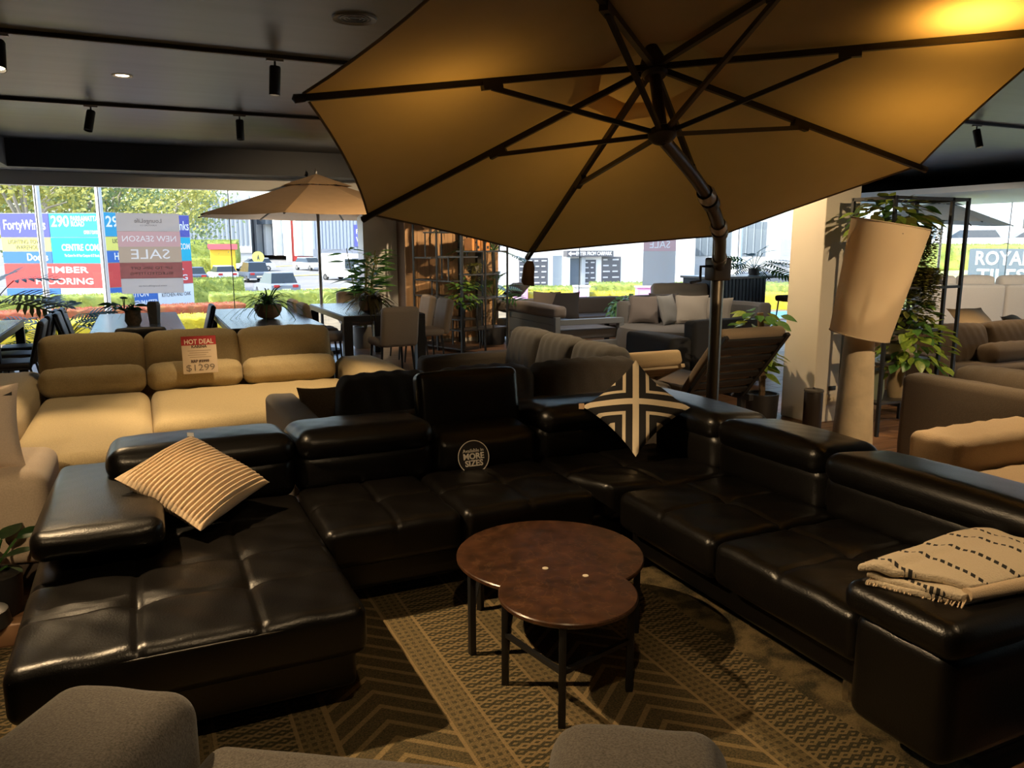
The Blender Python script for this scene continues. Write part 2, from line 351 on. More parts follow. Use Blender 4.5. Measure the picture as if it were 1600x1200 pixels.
# ---------------------------------------------------------------- the big cantilever parasol
tan = translucent('parasol_cloth', (.80, .63, .42), .45, back=(.82, .48, .10), var=.06)
pole_m = mat('parasol_bronze', (.055, .045, .036), .4, metal=.4)
def parasol_frame(ax, n, ph, Rr, h, sgn=-1, N=8):
    A = Vector(ax); n = Vector(n).normalized(); e1 = Vector((0, 1, 0)).cross(n).normalized(); e2 = n.cross(e1)
    return A, n, [A - n * h + Rr * (math.cos(ph + sgn * k * 2 * PI / N) * e1 + math.sin(ph + sgn * k * 2 * PI / N) * e2) for k in range(N)]
A, nrm, V = parasol_frame((2.2346, 3.2336, 2.426), (.0648, .3377, .939), 3.079, 1.6, .358)
um = thing('cantilever_parasol', 'huge tan cantilever parasol tilted over the black leather sofa', 'parasol', (3.72, 4.52, 0))
def panel(A, p, q, n, sag, cut, m, parent, name='canopy_panel'):
    def fn(u, v):
        r = cut + (1 - cut) * v; a = A.lerp(p, r); b = A.lerp(q, r); w = a.lerp(b, u)
        edge = (p + q) / 2 - A; edge = edge.normalized()
        return tuple(w - n * sag * 4 * u * (1 - u) * r * .5 - edge * (.035 * 4 * u * (1 - u) * v * v))
    return wp(MB().grid(8, 10, fn), name, m, parent)
UP = nrm * .03
for k in range(8):
    p, q = V[k], V[(k + 1) % 8]
    panel(A + UP, p + UP * .6, q + UP * .6, nrm, .03, .17, tan, um)
    pts = [(p + UP * .6).lerp(q + UP * .6, t / 8) - ((p + q) / 2 - A).normalized() * (.035 * 4 * (t/8) * (1 - t/8)) - nrm * .03 * 2 * (t/8) * (1 - t/8) for t in range(9)]
    wp(MB().tube([tuple(x) for x in pts], .006, 5), 'hem', mat('parasol_hem', (.16, .11, .06), .8), um)
# the vent cap above the open crown
for k in range(8):
    p, q = A.lerp(V[k], .27) + nrm * .075, A.lerp(V[(k + 1) % 8], .27) + nrm * .075
    panel(A + nrm * .11, p, q, nrm, .015, .0, tan, um, 'vent_panel')
run = A - nrm * .339
hubm = Matrix.Translation(A - Vector(um.location)) @ nrm.to_track_quat('Z', 'Y').to_matrix().to_4x4()
place('crown_hub', MB().lathe([(0, -.05), (.05, -.05), (.062, -.035), (.062, .02), (.03, .1), (0, .1)], 20).mesh('crown_hub', pole_m), um, M=hubm)
wp(MB().tube([tuple(A), tuple(run)], .028, 12), 'centre_pole', pole_m, um)
runm = Matrix.Translation(run - Vector(um.location)) @ nrm.to_track_quat('Z', 'Y').to_matrix().to_4x4()
place('runner_hub', MB().lathe([(0, -.045), (.02, -.045), (.045, -.03), (.065, -.01), (.065, .02), (.04, .035), (0, .035)], 20).mesh('runner_hub', pole_m), um, M=runm)
for k in range(8):
    d = (V[k] - A).normalized()
    rb = wp(MB().bar(tuple(A + d * .05), tuple(V[k] + d * .02), .026), 'rib', pole_m, um, False)
    J = A.lerp(V[k], .512)
    st = wp(MB().bar(tuple(run + (J - run).normalized() * .05), tuple(J - nrm * .03), .02), 'strut', pole_m, um, False)
    wp(MB().bar(tuple(J - d * .045 - nrm * .018), tuple(J + d * .045 - nrm * .018), .034), 'strut_joint', pole_m, um, False)
    wp(MB().lathe([(0, -.03), (.016, -.025), (.018, .015), (0, .025)], 10, Matrix.Translation(V[k] + d * .02) @ d.to_track_quat('Z', 'Y').to_matrix().to_4x4()), 'rib_tip', pole_m, um)
mx, my = 3.72, 4.52
MB().lathe([(0, 0), (.0, 0), (.045, 0), (.045, 2.35), (.03, 2.37), (0, 2.37)], 20).build('mast', mat('mast_bronze', (.10, .085, .065), .35, metal=.7), um)
MB().rbox((-.24, -.30, 0), (.36, .42, .06), .03, 2).build('base_slab', mat('slab_grey', (.06, .06, .06), .8), um)
MB().ring([(.047, .0), (.07, .0), (.055, .25), (.047, .27)], 16).build('base_sleeve', pole_m, um)
MB().rbox((-.075, -.06, 1.36), (.075, .06, 1.52), .015, 2).build('slider_bracket', pole_m, um)
MB().tube([(-.075, 0, 1.46), (-.16, -.01, 1.46), (-.16, -.01, 1.36), (-.25, -.02, 1.35)], .010, 8).build('crank_handle', black_metal, um)
arm0 = Vector((mx - .02, my - .03, 1.46)); arm1 = run + nrm * -.02
apts = [arm0.lerp(arm1, t / 12) + Vector((.35, -.30, 0)) * .22 * math.sin(PI * t / 12) + Vector((0, 0, .02)) * math.sin(PI * t / 12) for t in range(13)]
wp(MB().tube([tuple(p) for p in apts], [.042 - .012 * (t / 12) for t in range(13)], 12), 'arm', pole_m, um)
for t in (1, 4, 7):
    dd = (apts[t + 1] - apts[t]).normalized()
    wp(MB().ring([(.036, -.04), (.05, -.035), (.05, .035), (.036, .04)], 14, Matrix.Translation(apts[t]) @ dd.to_track_quat('Z', 'Y').to_matrix().to_4x4()), 'arm_collar', pole_m, um)
film = mat('plastic_film', (.42, .36, .28), .25)
for t in (4.6, 7.6):
    i = int(t); c = apts[i].lerp(apts[i + 1], t - i); dd = (apts[i + 1] - apts[i]).normalized()
    def wr(u, v, c=c, dd=dd):
        a = u * 2 * PI; x = dd.orthogonal().normalized(); y = dd.cross(x); rr = .043 + .014 * abs(math.sin(3 * a + 5 * v)) * (1 - abs(2 * v - 1)); return tuple(c + dd * (.11 * (v - .5)) + (x * math.cos(a) + y * math.sin(a)) * rr)
    wp(MB().grid(18, 5, wr), 'plastic_wrap', film, um)

# ---------------------------------------------------------------- rug
def rug_material():
    m = bpy.data.materials.new('rug_weave'); n, l = nt(m); b = n['Principled BSDF']; b.inputs['Roughness'].default_value = .95; b.inputs['Specular IOR Level'].default_value = .1
    tc = n.new('ShaderNodeTexCoord'); sp = n.new('ShaderNodeSeparateXYZ'); l.new(tc.outputs['Object'], sp.inputs[0])
    def M(op, a, b=None, c=None):
        x = n.new('ShaderNodeMath'); x.operation = op
        for i, q in enumerate((a, b, c)):
            if q is None: continue
            if isinstance(q, (int, float)): x.inputs[i].default_value = q
            else: l.new(q, x.inputs[i])
        return x.outputs[0]
    X, Y = sp.outputs[0], sp.outputs[1]
    def ramp(v, stops, interp='CONSTANT'):
        r = n.new('ShaderNodeValToRGB'); r.color_ramp.interpolation = interp; e = r.color_ramp.elements
        while len(e) > 1: e.remove(e[-1])
        e[0].position = stops[0][0]; e[0].color = (stops[0][1],) * 3 + (1,)
        for p, c in stops[1:]: k = e.new(p); k.color = (c,) * 3 + (1,)
        l.new(v, r.inputs[0]); return r.outputs[0]
    P = .86; TX = M('SUBTRACT', X, .47 - 8 * .86)
    u = M('FRACT', M('DIVIDE', TX, P))
    edge = M('GREATER_THAN', X, 2.07)
    # bands: wide chevrons, dashed border, small hexagon zigzag, dashed border; a leafy strip closes the right edge
    k0 = ramp(u, [(0, 1), (.44, 0)]); k1 = ramp(u, [(0, 0), (.44, 1), (.58, 0), (.87, 1)]); k2 = ramp(u, [(0, 0), (.58, 1), (.87, 0)])
    off = M('SUBTRACT', 1., edge); k0 = M('MULTIPLY', k0, off); k1 = M('MULTIPLY', k1, off); k2 = M('MULTIPLY', k2, off); k3 = edge
    cx = M('ABSOLUTE', M('SUBTRACT', u, .22))
    chev = M('GREATER_THAN', M('FRACT', M('ADD', M('MULTIPLY', Y, 10.), M('MULTIPLY', cx, 7.5))), .27)
    zx = M('PINGPONG', M('MULTIPLY', X, 22.), .5)
    fine = M('GREATER_THAN', M('PINGPONG', M('ADD', M('MULTIPLY', Y, 42.), M('MULTIPLY', zx, M('SUBTRACT', M('MULTIPLY', M('GREATER_THAN', M('FRACT', M('MULTIPLY', Y, 21.)), .5), 2.), 1.))), .5), .24)
    dash = M('MULTIPLY', M('GREATER_THAN', M('FRACT', M('MULTIPLY', Y, 30.)), .5), M('GREATER_THAN', M('FRACT', M('MULTIPLY', X, 34.)), .45))
    vor = n.new('ShaderNodeTexNoise'); vor.inputs['Scale'].default_value = 9; l.new(tc.outputs['Object'], vor.inputs[0])
    leafy = ramp(vor.outputs['Fac'], [(.40, .1), (.60, 1)], 'LINEAR')
    pat = M('ADD', M('ADD', M('MULTIPLY', k0, M('MULTIPLY', chev, .72)), M('MULTIPLY', k1, M('ADD', M('MULTIPLY', dash, .45), .3))), M('ADD', M('MULTIPLY', k2, M('MULTIPLY', fine, .95)), M('MULTIPLY', k3, M('MULTIPLY', leafy, .9))))
    line = M('MULTIPLY', ramp(u, [(0, 1), (.014, 0), (.433, 1), (.447, 0), (.573, 1), (.587, 0), (.863, 1), (.877, 0), (.99, 1)]), off)
    thread = M('MULTIPLY', M('SINE', M('MULTIPLY', X, 900.)), M('SINE', M('MULTIPLY', Y, 900.)))
    nz = n.new('ShaderNodeTexNoise'); nz.inputs['Scale'].default_value = 150; l.new(tc.outputs['Object'], nz.inputs[0])
    mix = n.new('ShaderNodeMix'); mix.data_type = 'RGBA'; mix.inputs['A'].default_value = (.30, .215, .105, 1); mix.inputs['B'].default_value = (.06, .053, .031, 1)
    fac = M('SUBTRACT', M('MULTIPLY', pat, .85), M('MULTIPLY', line, .8)); fac = M('ADD', fac, M('MULTIPLY', M('SUBTRACT', nz.outputs['Fac'], .5), 1.1)); fac = M('ADD', fac, .18)
    cl = n.new('ShaderNodeClamp'); l.new(fac, cl.inputs[0]); l.new(cl.outputs[0], mix.inputs['Factor']); l.new(mix.outputs['Result'], b.inputs['Base Color'])
    bp = n.new('ShaderNodeBump'); bp.inputs['Strength'].default_value = .5; bp.inputs['Distance'].default_value = .004; l.new(M('ADD', thread, nz.outputs['Fac']), bp.inputs['Height']); l.new(bp.outputs[0], b.inputs['Normal'])
    return m
rug = MB().rbox((-1.2, .5, 0), (2.27, 3.56, .008), .004, 1).build('patterned_rug', rug_material())
tag(rug, 'flat woven olive and tan patterned rug beneath the coffee tables', 'rug')

# ---------------------------------------------------------------- black leather corner sofa
leather = mat('black_leather', (.0045, .0038, .0032), .32, bump=.10, bscale=170, var=.25, vscale=3, spec=.42)
chrome = mat('chrome', (.7, .68, .65), .18, metal=1.)
thread_m = mat('leather_seam', (.03, .026, .02), .5)
so = thing('corner_sofa', 'huge black leather U-shaped corner sofa with chaise around the coffee tables', 'sofa', (1.3, 3.2, 0))
def tuft(xs, ys, depth=.016, groove=.009, puff=.012, a=None, b=None):
    """seat top: gentle crown, stitched seams along xs / ys, pulled-in buttons where they cross"""
    cx, cy = (a[0] + b[0]) / 2, (a[1] + b[1]) / 2
    def fn(q, u):
        x, y, z = q
        if u[2] > .2:
            X, Y = x + cx, y + cy; z += puff * (1 - u[0]**4) * (1 - u[1]**4)
            for s in xs: z -= groove * math.exp(-((X - s) / .011)**2)
            for s in ys: z -= groove * math.exp(-((Y - s) / .011)**2)
            for s in xs:
                for t in ys: z -= depth * math.exp(-(((X - s)**2 + (Y - t)**2) / .045**2))
            z += .003 * math.sin(X * 31 + Y * 7) * math.sin(Y * 23 - X * 5)
        return x, y, z
    return fn
def seat(a, b, xs, ys, name='seat_cushion', n=52, cornercut=0):
    f0 = tuft(xs, ys, a=a, b=b)
    def fn(q, u):
        x, y, z = f0(q, u)
        if cornercut and u[0] < 0 and u[1] < 0:
            k = max(0, -u[0]) * max(0, -u[1]); x += cornercut * k; y += cornercut * k
        return x, y, z
    return wp(MB().rbox(a, b, .045, 4, (n, n, 1), fn), name, leather, so)
def puff(amt, wr=.003):
    def fn(q, u):
        x, y, z = q
        w = wr * math.sin(x * 37 + z * 11) * math.cos(y * 41 + z * 19)
        return x + amt * u[0] * (1 - u[1]**2) * (1 - u[2]**2) * .3, y + (amt * u[1]) * (1 - u[0]**4) * (1 - u[2]**2) + w, z + amt * u[2] * (1 - u[0]**4) * (1 - u[1]**2) + w
    return fn
def pad(a, b, name, r=.05, n=12, amt=.02, M=None, m=None, par=None, wr=.0012, tilt=(0, 0)):
    f0 = puff(amt, wr); fn = lambda q, u: (lambda p: (p[0], p[1], p[2] + tilt[0] * u[0] + tilt[1] * u[1]))(f0(q, u))
    mb = MB().rbox(a, b, r, 4, (n, n, max(2, n // 3)), fn)
    if M: mb.v = [tuple(M @ Vector(p)) for p in mb.v]
    return wp(mb, name, m or leather, par or so)
# bases
pad((-.40, 2.52, .10), (.585, 4.26, .29), 'chaise_base', .03, 6, .0)
pad((.59, 3.27, .10), (3.06, 4.26, .27), 'back_base', .03, 6, .0)
pad((2.13, 1.42, .10), (3.06, 3.26, .27), 'side_base', .03, 6, .0)
# seats
seat((-.44, 2.44, .25), (.61, 3.80, .43), (-.09, .27), (2.78, 3.06, 3.36), n=96)
seat((.615, 3.16, .25), (1.235, 3.86, .435), (.93,), (3.5,))
seat((1.24, 3.16, .25), (1.93, 3.86, .435), (1.58,), (3.5,))
seat((1.935, 3.13, .25), (2.76, 3.86, .435), (2.3,), (3.5,), cornercut=.10)
seat((2.02, 2.42, .25), (2.76, 3.125, .435), (2.4,), (2.78,))
seat((2.02, 1.69, .25), (2.76, 2.415, .435), (2.4,), (2.06,))
# backs and headrests along the far side
for x0, x1 in ((-.19, .615), (.62, 1.325), (1.33, 1.93), (1.935, 2.60)):
    pad((x0, 3.80, .40), (x1, 4.22, .62), 'backrest', .06, 10, .03)
pad((-.20, 3.76, .555), (.615, 4.26, .705), 'headrest', .07, 18, .018, tilt=(0, -.02))
pad((.625, 3.76, .555), (1.325, 4.26, .705), 'headrest', .07, 18, .018, tilt=(0, -.02))
pad((1.945, 3.76, .555), (2.64, 4.26, .705), 'headrest', .07, 14, .018, tilt=(0, -.02))
Mr = TR(1.625, 4.06, .60, rx=R(-11))
pad((-.30, -.055, -.03), (.305, .055, .315), 'raised_headrest', .035, 10, .012, Mr)
# right run: backs and headrests
for y0, y1 in ((3.235, 3.80), (2.505, 3.23), (1.35, 2.50)):
    pad((2.70, y0, .40), (3.04, y1, .62), 'backrest', .06, 10, .03)
for y0, y1 in ((3.24, 4.30), (2.51, 3.235), (1.33, 2.505)):
    pad((2.68, y0, .555), (3.10, y1, .705), 'headrest', .07, 18, .018, tilt=(-.018, -.006))
# arms
pad((1.98, 1.33, .11), (3.05, 1.68, .475), 'arm_panel', .05, 10, .012)
pad((1.945, 1.305, .465), (3.05, 1.70, .575), 'arm_pad', .045, 18, .012)
pad((-.42, 3.42, .26), (.0, 4.27, .50), 'arm_block', .04, 8, .005)
Ml = TR(-.20, 3.68, .535, rx=R(0))
pad((-.225, -.60, -.06), (.215, .60, .055), 'arm_pad', .045, 20, .02, Ml, tilt=(0, -.03))
for (x, y, sx, sy) in ((.545, 2.72, 1, 0), (-.33, 2.72, -1, 0), (2.20, 1.84, 0, 1), (2.98, 1.50, 0, 0), (-.33, 4.1, 0, 0), (2.95, 4.15, 0, 0)):
    mb = MB().prism([(x - .03, y - .012), (x + .03, y - .012), (x + .03, y + .012), (x - .03, y + .012)], .009, .12)
    mb.prism([(x - .012, y - .03), (x + .012, y - .03), (x + .012, y + .03), (x - .012, y + .03)], .009, .12)
    wp(mb, 'leg', chrome, so, False)
wp(MB().rbox((-.30, 2.66, .02), (.52, 2.69, .055), .006, 1), 'floor_rail', black_metal, so, False)
# seams: thin stitched piping on the pads
def piping(pts, r=.0035): wp(MB().tube(pts, r, 5), 'piping', thread_m, so)
piping([(1.962, 1.36, .538), (1.948, 1.5, .540), (1.962, 1.66, .538)]); piping([(1.99, 1.316, .536), (2.4, 1.306, .540), (3.0, 1.316, .536)])
piping([(-.40, 3.087, .548), (-.2, 3.077, .552), (0, 3.087, .548)])
piping([(-.42, 2.452, .395), (.08, 2.44, .40), (.59, 2.452, .395)])
# round "more sizes" sticker on the back
st = thing('round_sticker', 'round black sticker reading MORE SIZES on the leather backrest', 'sticker', (1.53, 3.765, .505))
Ms = Matrix.Rotation(R(78), 4, 'X')
place('disc', MB().lathe([(0, 0), (.088, 0), (.088, .003), (0, .003)], 40).mesh('disc', mat('sticker_black', (.02, .018, .018), .5)), st, M=Ms)
place('rim', MB().ring([(.085, .003), (.089, .003), (.089, .0042), (.085, .0042)], 40).mesh('rim', mat('sticker_white', (.75, .7, .62), .6)), st, M=Ms)
text('Available in', .026, MATS['sticker_white'], st, Ms @ TR(0, .034, .004)); text('MORE', .044, MATS['sticker_white'], st, Ms @ TR(0, .003, .004), bold=.0012); text('SIZES', .044, MATS['sticker_white'], st, Ms @ TR(0, -.034, .004), bold=.0012)

# ---------------------------------------------------------------- loose cushions and throw
def pillow_mesh(w, h, t, n=26, rib=0, ribamp=.006, pinch=.09, diag=False, seed=0):
    mb = MB(); rnd = random.Random(seed); ph = rnd.random() * 6
    for sg in (1, -1):
        def fn(u, v, sg=sg):
            a, b = 2 * u - 1, 2 * v - 1; e = max(0, (1 - a*a) * (1 - b*b))
            x = a * w / 2 * (1 - pinch * (1 - a*a * 0) * (1 - abs(b)**2) * abs(a)**3); y = b * h / 2 * (1 - pinch * (1 - abs(a)**2) * abs(b)**3)
            z = sg * t / 2 * e**.42
            z += sg * .012 * e**.3 * math.sin(3.1 * a + 2 * b + ph) * math.sin(2.3 * b - a + ph)
            if rib: z += sg * ribamp * (abs(math.sin(PI * rib * (v * .5)))**.6 * 2 - 1) * min(1, e * 6)**.5; 
            if diag: x, y = (x - y) * .7071, (x + y) * .7071
            return (x, y, z)
        N = n if not rib else 170
        mb.grid(n, N, fn)
    return mb
cream_cloth = fabric('cream_cloth', (.62, .47, .31), .06, 200)
rc = thing('scatter_cushion', 'cream ribbed cushion leaning in the corner of the chaise', 'cushion', (.149, 3.512, .44))
Mc = Matrix.Translation((0, 0, .185)) @ Euler((.197, .427, -.722)).to_matrix().to_4x4()
place('cover', pillow_mesh(.44, .44, .15, 34, rib=44, ribamp=.0085, pinch=.06).mesh('cover', cream_cloth), rc, M=Mc @ Matrix.Rotation(PI / 2, 4, 'Z'))
place('label_tag', MB().box((-.014, -.01, -.002), (.014, .022, .002)).mesh('label_tag', mat('tag_white', (.7, .7, .7), .7)), rc, M=Mc @ TR(-.222, .222, 0, rz=R(45)))
place('tag_fold', MB().box((-.014, -.022, -.0025), (.014, -.008, .0025)).mesh('tag_fold', black_metal), rc, M=Mc @ TR(-.222, .222, 0, rz=R(45)))
def bw_material():
    m = bpy.data.materials.new('black_white_print'); n, l = nt(m); b = n['Principled BSDF']; b.inputs['Roughness'].default_value = .9
    tc = n.new('ShaderNodeTexCoord'); sp = n.new('ShaderNodeSeparateXYZ'); l.new(tc.outputs['Object'], sp.inputs[0])
    ab = []
    for i in range(2):
        x = n.new('ShaderNodeMath'); x.operation = 'ABSOLUTE'; l.new(sp.outputs[i], x.inputs[0]); ab.append(x.outputs[0])
    mn = n.new('ShaderNodeMath'); mn.operation = 'MINIMUM'; l.new(ab[0], mn.inputs[0]); l.new(ab[1], mn.inputs[1])
    sc = n.new('ShaderNodeMath'); sc.operation = 'MULTIPLY'; sc.inputs[1].default_value = 5.; l.new(mn.outputs[0], sc.inputs[0])
    r = n.new('ShaderNodeValToRGB'); r.color_ramp.interpolation = 'CONSTANT'; e = r.color_ramp.elements
    W_, K_ = (.66, .56, .40, 1), (.012, .011, .012, 1)
    e[0].position = 0; e[0].color = W_; e[1].position = .085; e[1].color = K_
    for p, c in ((.27, W_), (.36, K_), (.56, W_)): k = e.new(p); k.color = c
    l.new(sc.outputs[0], r.inputs[0]); l.new(r.outputs[0], b.inputs['Base Color']); return m
bc = thing('scatter_cushion', 'black and cream geometric print cushion standing on its corner', 'cushion', (2.44, 3.608, .44))
Mb = Matrix.Translation((0, 0, .285)) @ Euler((.741, -.616, -.032)).to_matrix().to_4x4() @ Matrix.Rotation(-PI / 4, 4, 'Z')
place('cover', pillow_mesh(.42, .42, .13, 30, diag=True, pinch=.12, seed=3).mesh('cover', bw_material()), bc, M=Mb)
place('label_tag', MB().box((-.03, -.018, -.002), (.0, .018, .002)).mesh('label_tag', mat('tag_tan', (.45, .30, .18), .7)), bc, M=Mb @ TR(-.285, 0, 0))
def throw_material():
    m = mat('throw_cloth', (.60, .50, .36), .95, bump=.5, bscale=160); n, l = m.node_tree.nodes, m.node_tree.links; b = n['Principled BSDF']
    uv = n.new('ShaderNodeUVMap'); sp = n.new('ShaderNodeSeparateXYZ'); l.new(uv.outputs[0], sp.inputs[0])
    def M(op, a, c):
        x = n.new('ShaderNodeMath'); x.operation = op; l.new(a, x.inputs[0]); x.inputs[1].default_value = c; return x.outputs[0]
    s1 = M('LESS_THAN', M('ABSOLUTE', M('SUBTRACT', M('FRACT', M('MULTIPLY', sp.outputs[0], 5.), 0), .5), 0), .07)
    s2 = M('LESS_THAN', M('FRACT', M('MULTIPLY', sp.outputs[1], 14.), 0), .6)
    k = n.new('ShaderNodeMath'); k.operation = 'MULTIPLY'; l.new(s1, k.inputs[0]); l.new(s2, k.inputs[1])
    x = n.new('ShaderNodeMix'); x.data_type = 'RGBA'; x.inputs['A'].default_value = (.60, .50, .36, 1); x.inputs['B'].default_value = (.02, .018, .016, 1)
    l.new(k.outputs[0], x.inputs['Factor']); l.new(x.outputs['Result'], b.inputs['Base Color']); return m
th = thing('throw_blanket', 'cream throw with black dashed stripes folded on the sofa arm', 'blanket', (2.25, 1.56, .575))
thm = throw_material()
def layer(cs, z, t, seed, name, amp=.006, dome=.03):
    """one folded layer spanning four corners (left, front, right, far)"""
    rnd = random.Random(seed); a, b, c = [rnd.random() * 6 for _ in range(3)]; L_, F_, Q_, K_ = [Vector((*p, 0)) for p in cs]
    def fn(q, u):
        U_, V_ = (u[0] + 1) / 2, (u[1] + 1) / 2
        p = L_.lerp(F_, U_).lerp(K_.lerp(Q_, U_), V_)
        e = .012 * math.sin(7 * U_ + a) * (1 if u[1] < 0 else .4); f_ = .014 * math.sin(8 * V_ + b) + .006 * math.sin(23 * V_ + c)
        zz = z + q[2] + amp * math.sin(6 * U_ + 4 * V_ + a) * math.sin(5 * V_ - 3 * U_ + b) + amp * .6 * math.sin(19 * U_ - 6 * V_ + c) * (1 - U_) + dome * math.sin(PI * U_) * math.sin(PI * V_)
        return p.x + f_ * (1 - U_), p.y + e, max(zz, .576)
    mb = MB().rbox((-.5, -.5, -t/2), (.5, .5, t/2), t * .49, 3, (36, 36, 1), fn); o = mb.build(name, thm, th, loc=tuple(-q for q in th.location)); me = o.data; uvl = me.uv_layers.new(name='UVMap')
    ex = (F_ - L_); ey = (K_ - L_)
    for lp in me.loops:
        p = me.vertices[lp.vertex_index].co; d = Vector((p.x, p.y, 0)) - L_; uvl.data[lp.index].uv = (d.dot(ey) / ey.length_squared, d.dot(ex) / ex.length_squared + .06 * math.sin(9 * d.x))
    return o
layer([(1.985, 1.62), (2.10, 1.385), (2.70, 1.33), (2.62, 1.66)], .588, .020, 1, 'lower_fold', .004, .0)
layer([(1.975, 1.635), (2.09, 1.395), (2.72, 1.34), (2.62, 1.69)], .606, .020, 2, 'middle_fold', .007, .01)
layer([(1.97, 1.655), (2.13, 1.41), (2.74, 1.35), (2.60, 1.72)], .628, .024, 5, 'top_fold', .008, .035)
MB().tube([(2.115 - 2.25, 1.40 - 1.56, .035), (2.40 - 2.25, 1.372 - 1.56, .036), (2.70 - 2.25, 1.345 - 1.56, .034)], [.020, .026, .024], 12).build('rolled_edge', cream_cloth, th)
fr = MB()
for i in range(40):
    t_ = i / 39; x = 1.985 + .115 * t_; y = 1.63 - .235 * t_; fr.tube([(x + .01, y, .60), (x - .012 - .012 * random.random(), y - .008 + .012 * (random.random() - .5), .582)], .0022, 4)
wp(fr, 'fringe', cream_cloth, th)['kind'] = 'stuff'

# ---------------------------------------------------------------- coffee tables
def marble():
    m = mat('brown_marble', (.09, .038, .018), .3, var=.5, vscale=16, col2=(.032, .016, .009), detail=9); n, l = m.node_tree.nodes, m.node_tree.links; b = n['Principled BSDF']
    tc = n.new('ShaderNodeTexCoord'); v = n.new('ShaderNodeTexVoronoi'); v.feature = 'DISTANCE_TO_EDGE'; v.inputs['Scale'].default_value = 9
    w = n.new('ShaderNodeTexNoise'); w.inputs['Scale'].default_value = 7; w.inputs['Detail'].default_value = 6; l.new(tc.outputs['Object'], w.inputs[0])
    ad = n.new('ShaderNodeMix'); ad.data_type = 'RGBA'; ad.inputs['Factor'].default_value = .35; l.new(tc.outputs['Object'], ad.inputs['A']); l.new(w.outputs['Color'], ad.inputs['B']); l.new(ad.outputs['Result'], v.inputs['Vector'])
    r = n.new('ShaderNodeValToRGB'); r.color_ramp.elements[0].position = 0; r.color_ramp.elements[0].color = (.28, .28, .28, 1); r.color_ramp.elements[1].position = .035; r.color_ramp.elements[1].color = (0, 0, 0, 1); l.new(v.outputs['Distance'], r.inputs[0])
    src = b.inputs['Base Color'].links[0].from_socket; x = n.new('ShaderNodeMix'); x.data_type = 'RGBA'; l.new(r.outputs[0], x.inputs['Factor']); l.new(src, x.inputs['A']); x.inputs['B'].default_value = (.26, .13, .06, 1); l.new(x.outputs['Result'], b.inputs['Base Color']); return m
marb = marble()
def round_table(x, y, r, h, legs, dots, label, bar=.14):
    t = thing('coffee_table', label, 'table', (x, y, .008))
    MB().lathe([(0, h - .022), (r - .008, h - .022), (r, h - .014), (r, h - .004), (r - .004, h), (0, h)], 64).build('table_top', marb, t)
    P = [((r - .022) * math.cos(a), (r - .022) * math.sin(a)) for a in legs]; n = len(P)
    for a, (px, py) in zip(legs, P):
        MB().rbox((-.0125, -.0125, 0), (.0125, .0125, h - .022), .002, 1).build('leg', black_metal, t, loc=(px, py, 0), rot=(0, 0, a))
    for i in range(n - 1): MB().bar((*P[i], bar), (*P[i + 1], bar), .016).build('cross_bar', black_metal, t, smooth=False)
    for dx, dy in dots: MB().lathe([(0, h), (.012, h), (.011, h + .002), (0, h + .002)], 18).build('white_dot', mat('dot_white', (.75, .68, .55), .6), t, loc=(dx, dy, 0))
round_table(1.45, 2.74, .385, .355, [R(-25), R(55), R(120), R(185)], [], 'larger round brown marble coffee table, the farther of the pair', .17)
round_table(1.305, 2.325, .25, .385, [R(145), R(237), R(-26)], [(.02, .215), (.125, .09)], 'smaller round brown marble coffee table with two white dots', .2)

# ---------------------------------------------------------------- grey fabric seat in the foreground, seen from behind
grey_f = fabric('grey_weave', (.092, .08, .066), .38, 210)
fs = thing('armchair', 'grey woven armchair with padded arms cut by the lower picture edge', 'armchair', (-.22, 1.97, .008), rz=R(-33))
def lp(a, b, name, r, n, amt, M=None):
    mb = MB().rbox(a, b, r, 5, (n, n, max(2, n // 2)), puff(amt, .001))
    if M: mb.v = [tuple(M @ Vector(p)) for p in mb.v]
    return mb.build(name, grey_f, fs)
lp((.33, -1.0, .12), (1.13, -.03, .34), 'base', .03, 4, 0)
lp((.35, -.95, .33), (1.12, .0, .50), 'seat_cushion', .05, 8, .012)
lp((.0, -1.05, .10), (.345, .0, .635), 'arm', .075, 8, .012)
lp((1.13, -1.05, .10), (1.49, .02, .63), 'arm', .075, 8, .012)
lp((.0, -1.2, .10), (1.46, -1.0, .74), 'back', .06, 8, .01)
for x, y in ((.05, -.06), (1.41, -.06), (.05, -1.14), (1.41, -1.14)): MB().bar((x, y, 0), (x, y, .12), .04).build('leg', black_metal, fs, smooth=False)

# ---------------------------------------------------------------- soft seating helpers
def soft(parent, a, b, name, m, r=.05, n=10, amt=.02, M=None, wr=.004, k=4):
    mb = MB().rbox(a, b, r, k, (n, n, max(2, n // 2)), puff(amt, wr))
    if M: mb.v = [tuple(M @ Vector(p)) for p in mb.v]
    return mb.build(name, m, parent)
def wrinkled(q, u):
    x, y, z = q; e = max(0, 1 - u[2]**2); w = .006 * math.sin(x * 55 + 3 * math.sin(z * 9)) * (.4 + .6 * abs(u[2]))
    return x * (1 + .02 * e), y + .045 * u[1] * e * (1 - u[0]**4) + w, z + .02 * u[2] * (1 - u[0]**2) + .5 * w
def back_cushion(parent, a, b, name, m, M=None, r=.07):
    mb = MB().rbox(a, b, r, 4, (22, 4, 10), wrinkled)
    if M: mb.v = [tuple(M @ Vector(p)) for p in mb.v]
    return mb.build(name, m, parent)

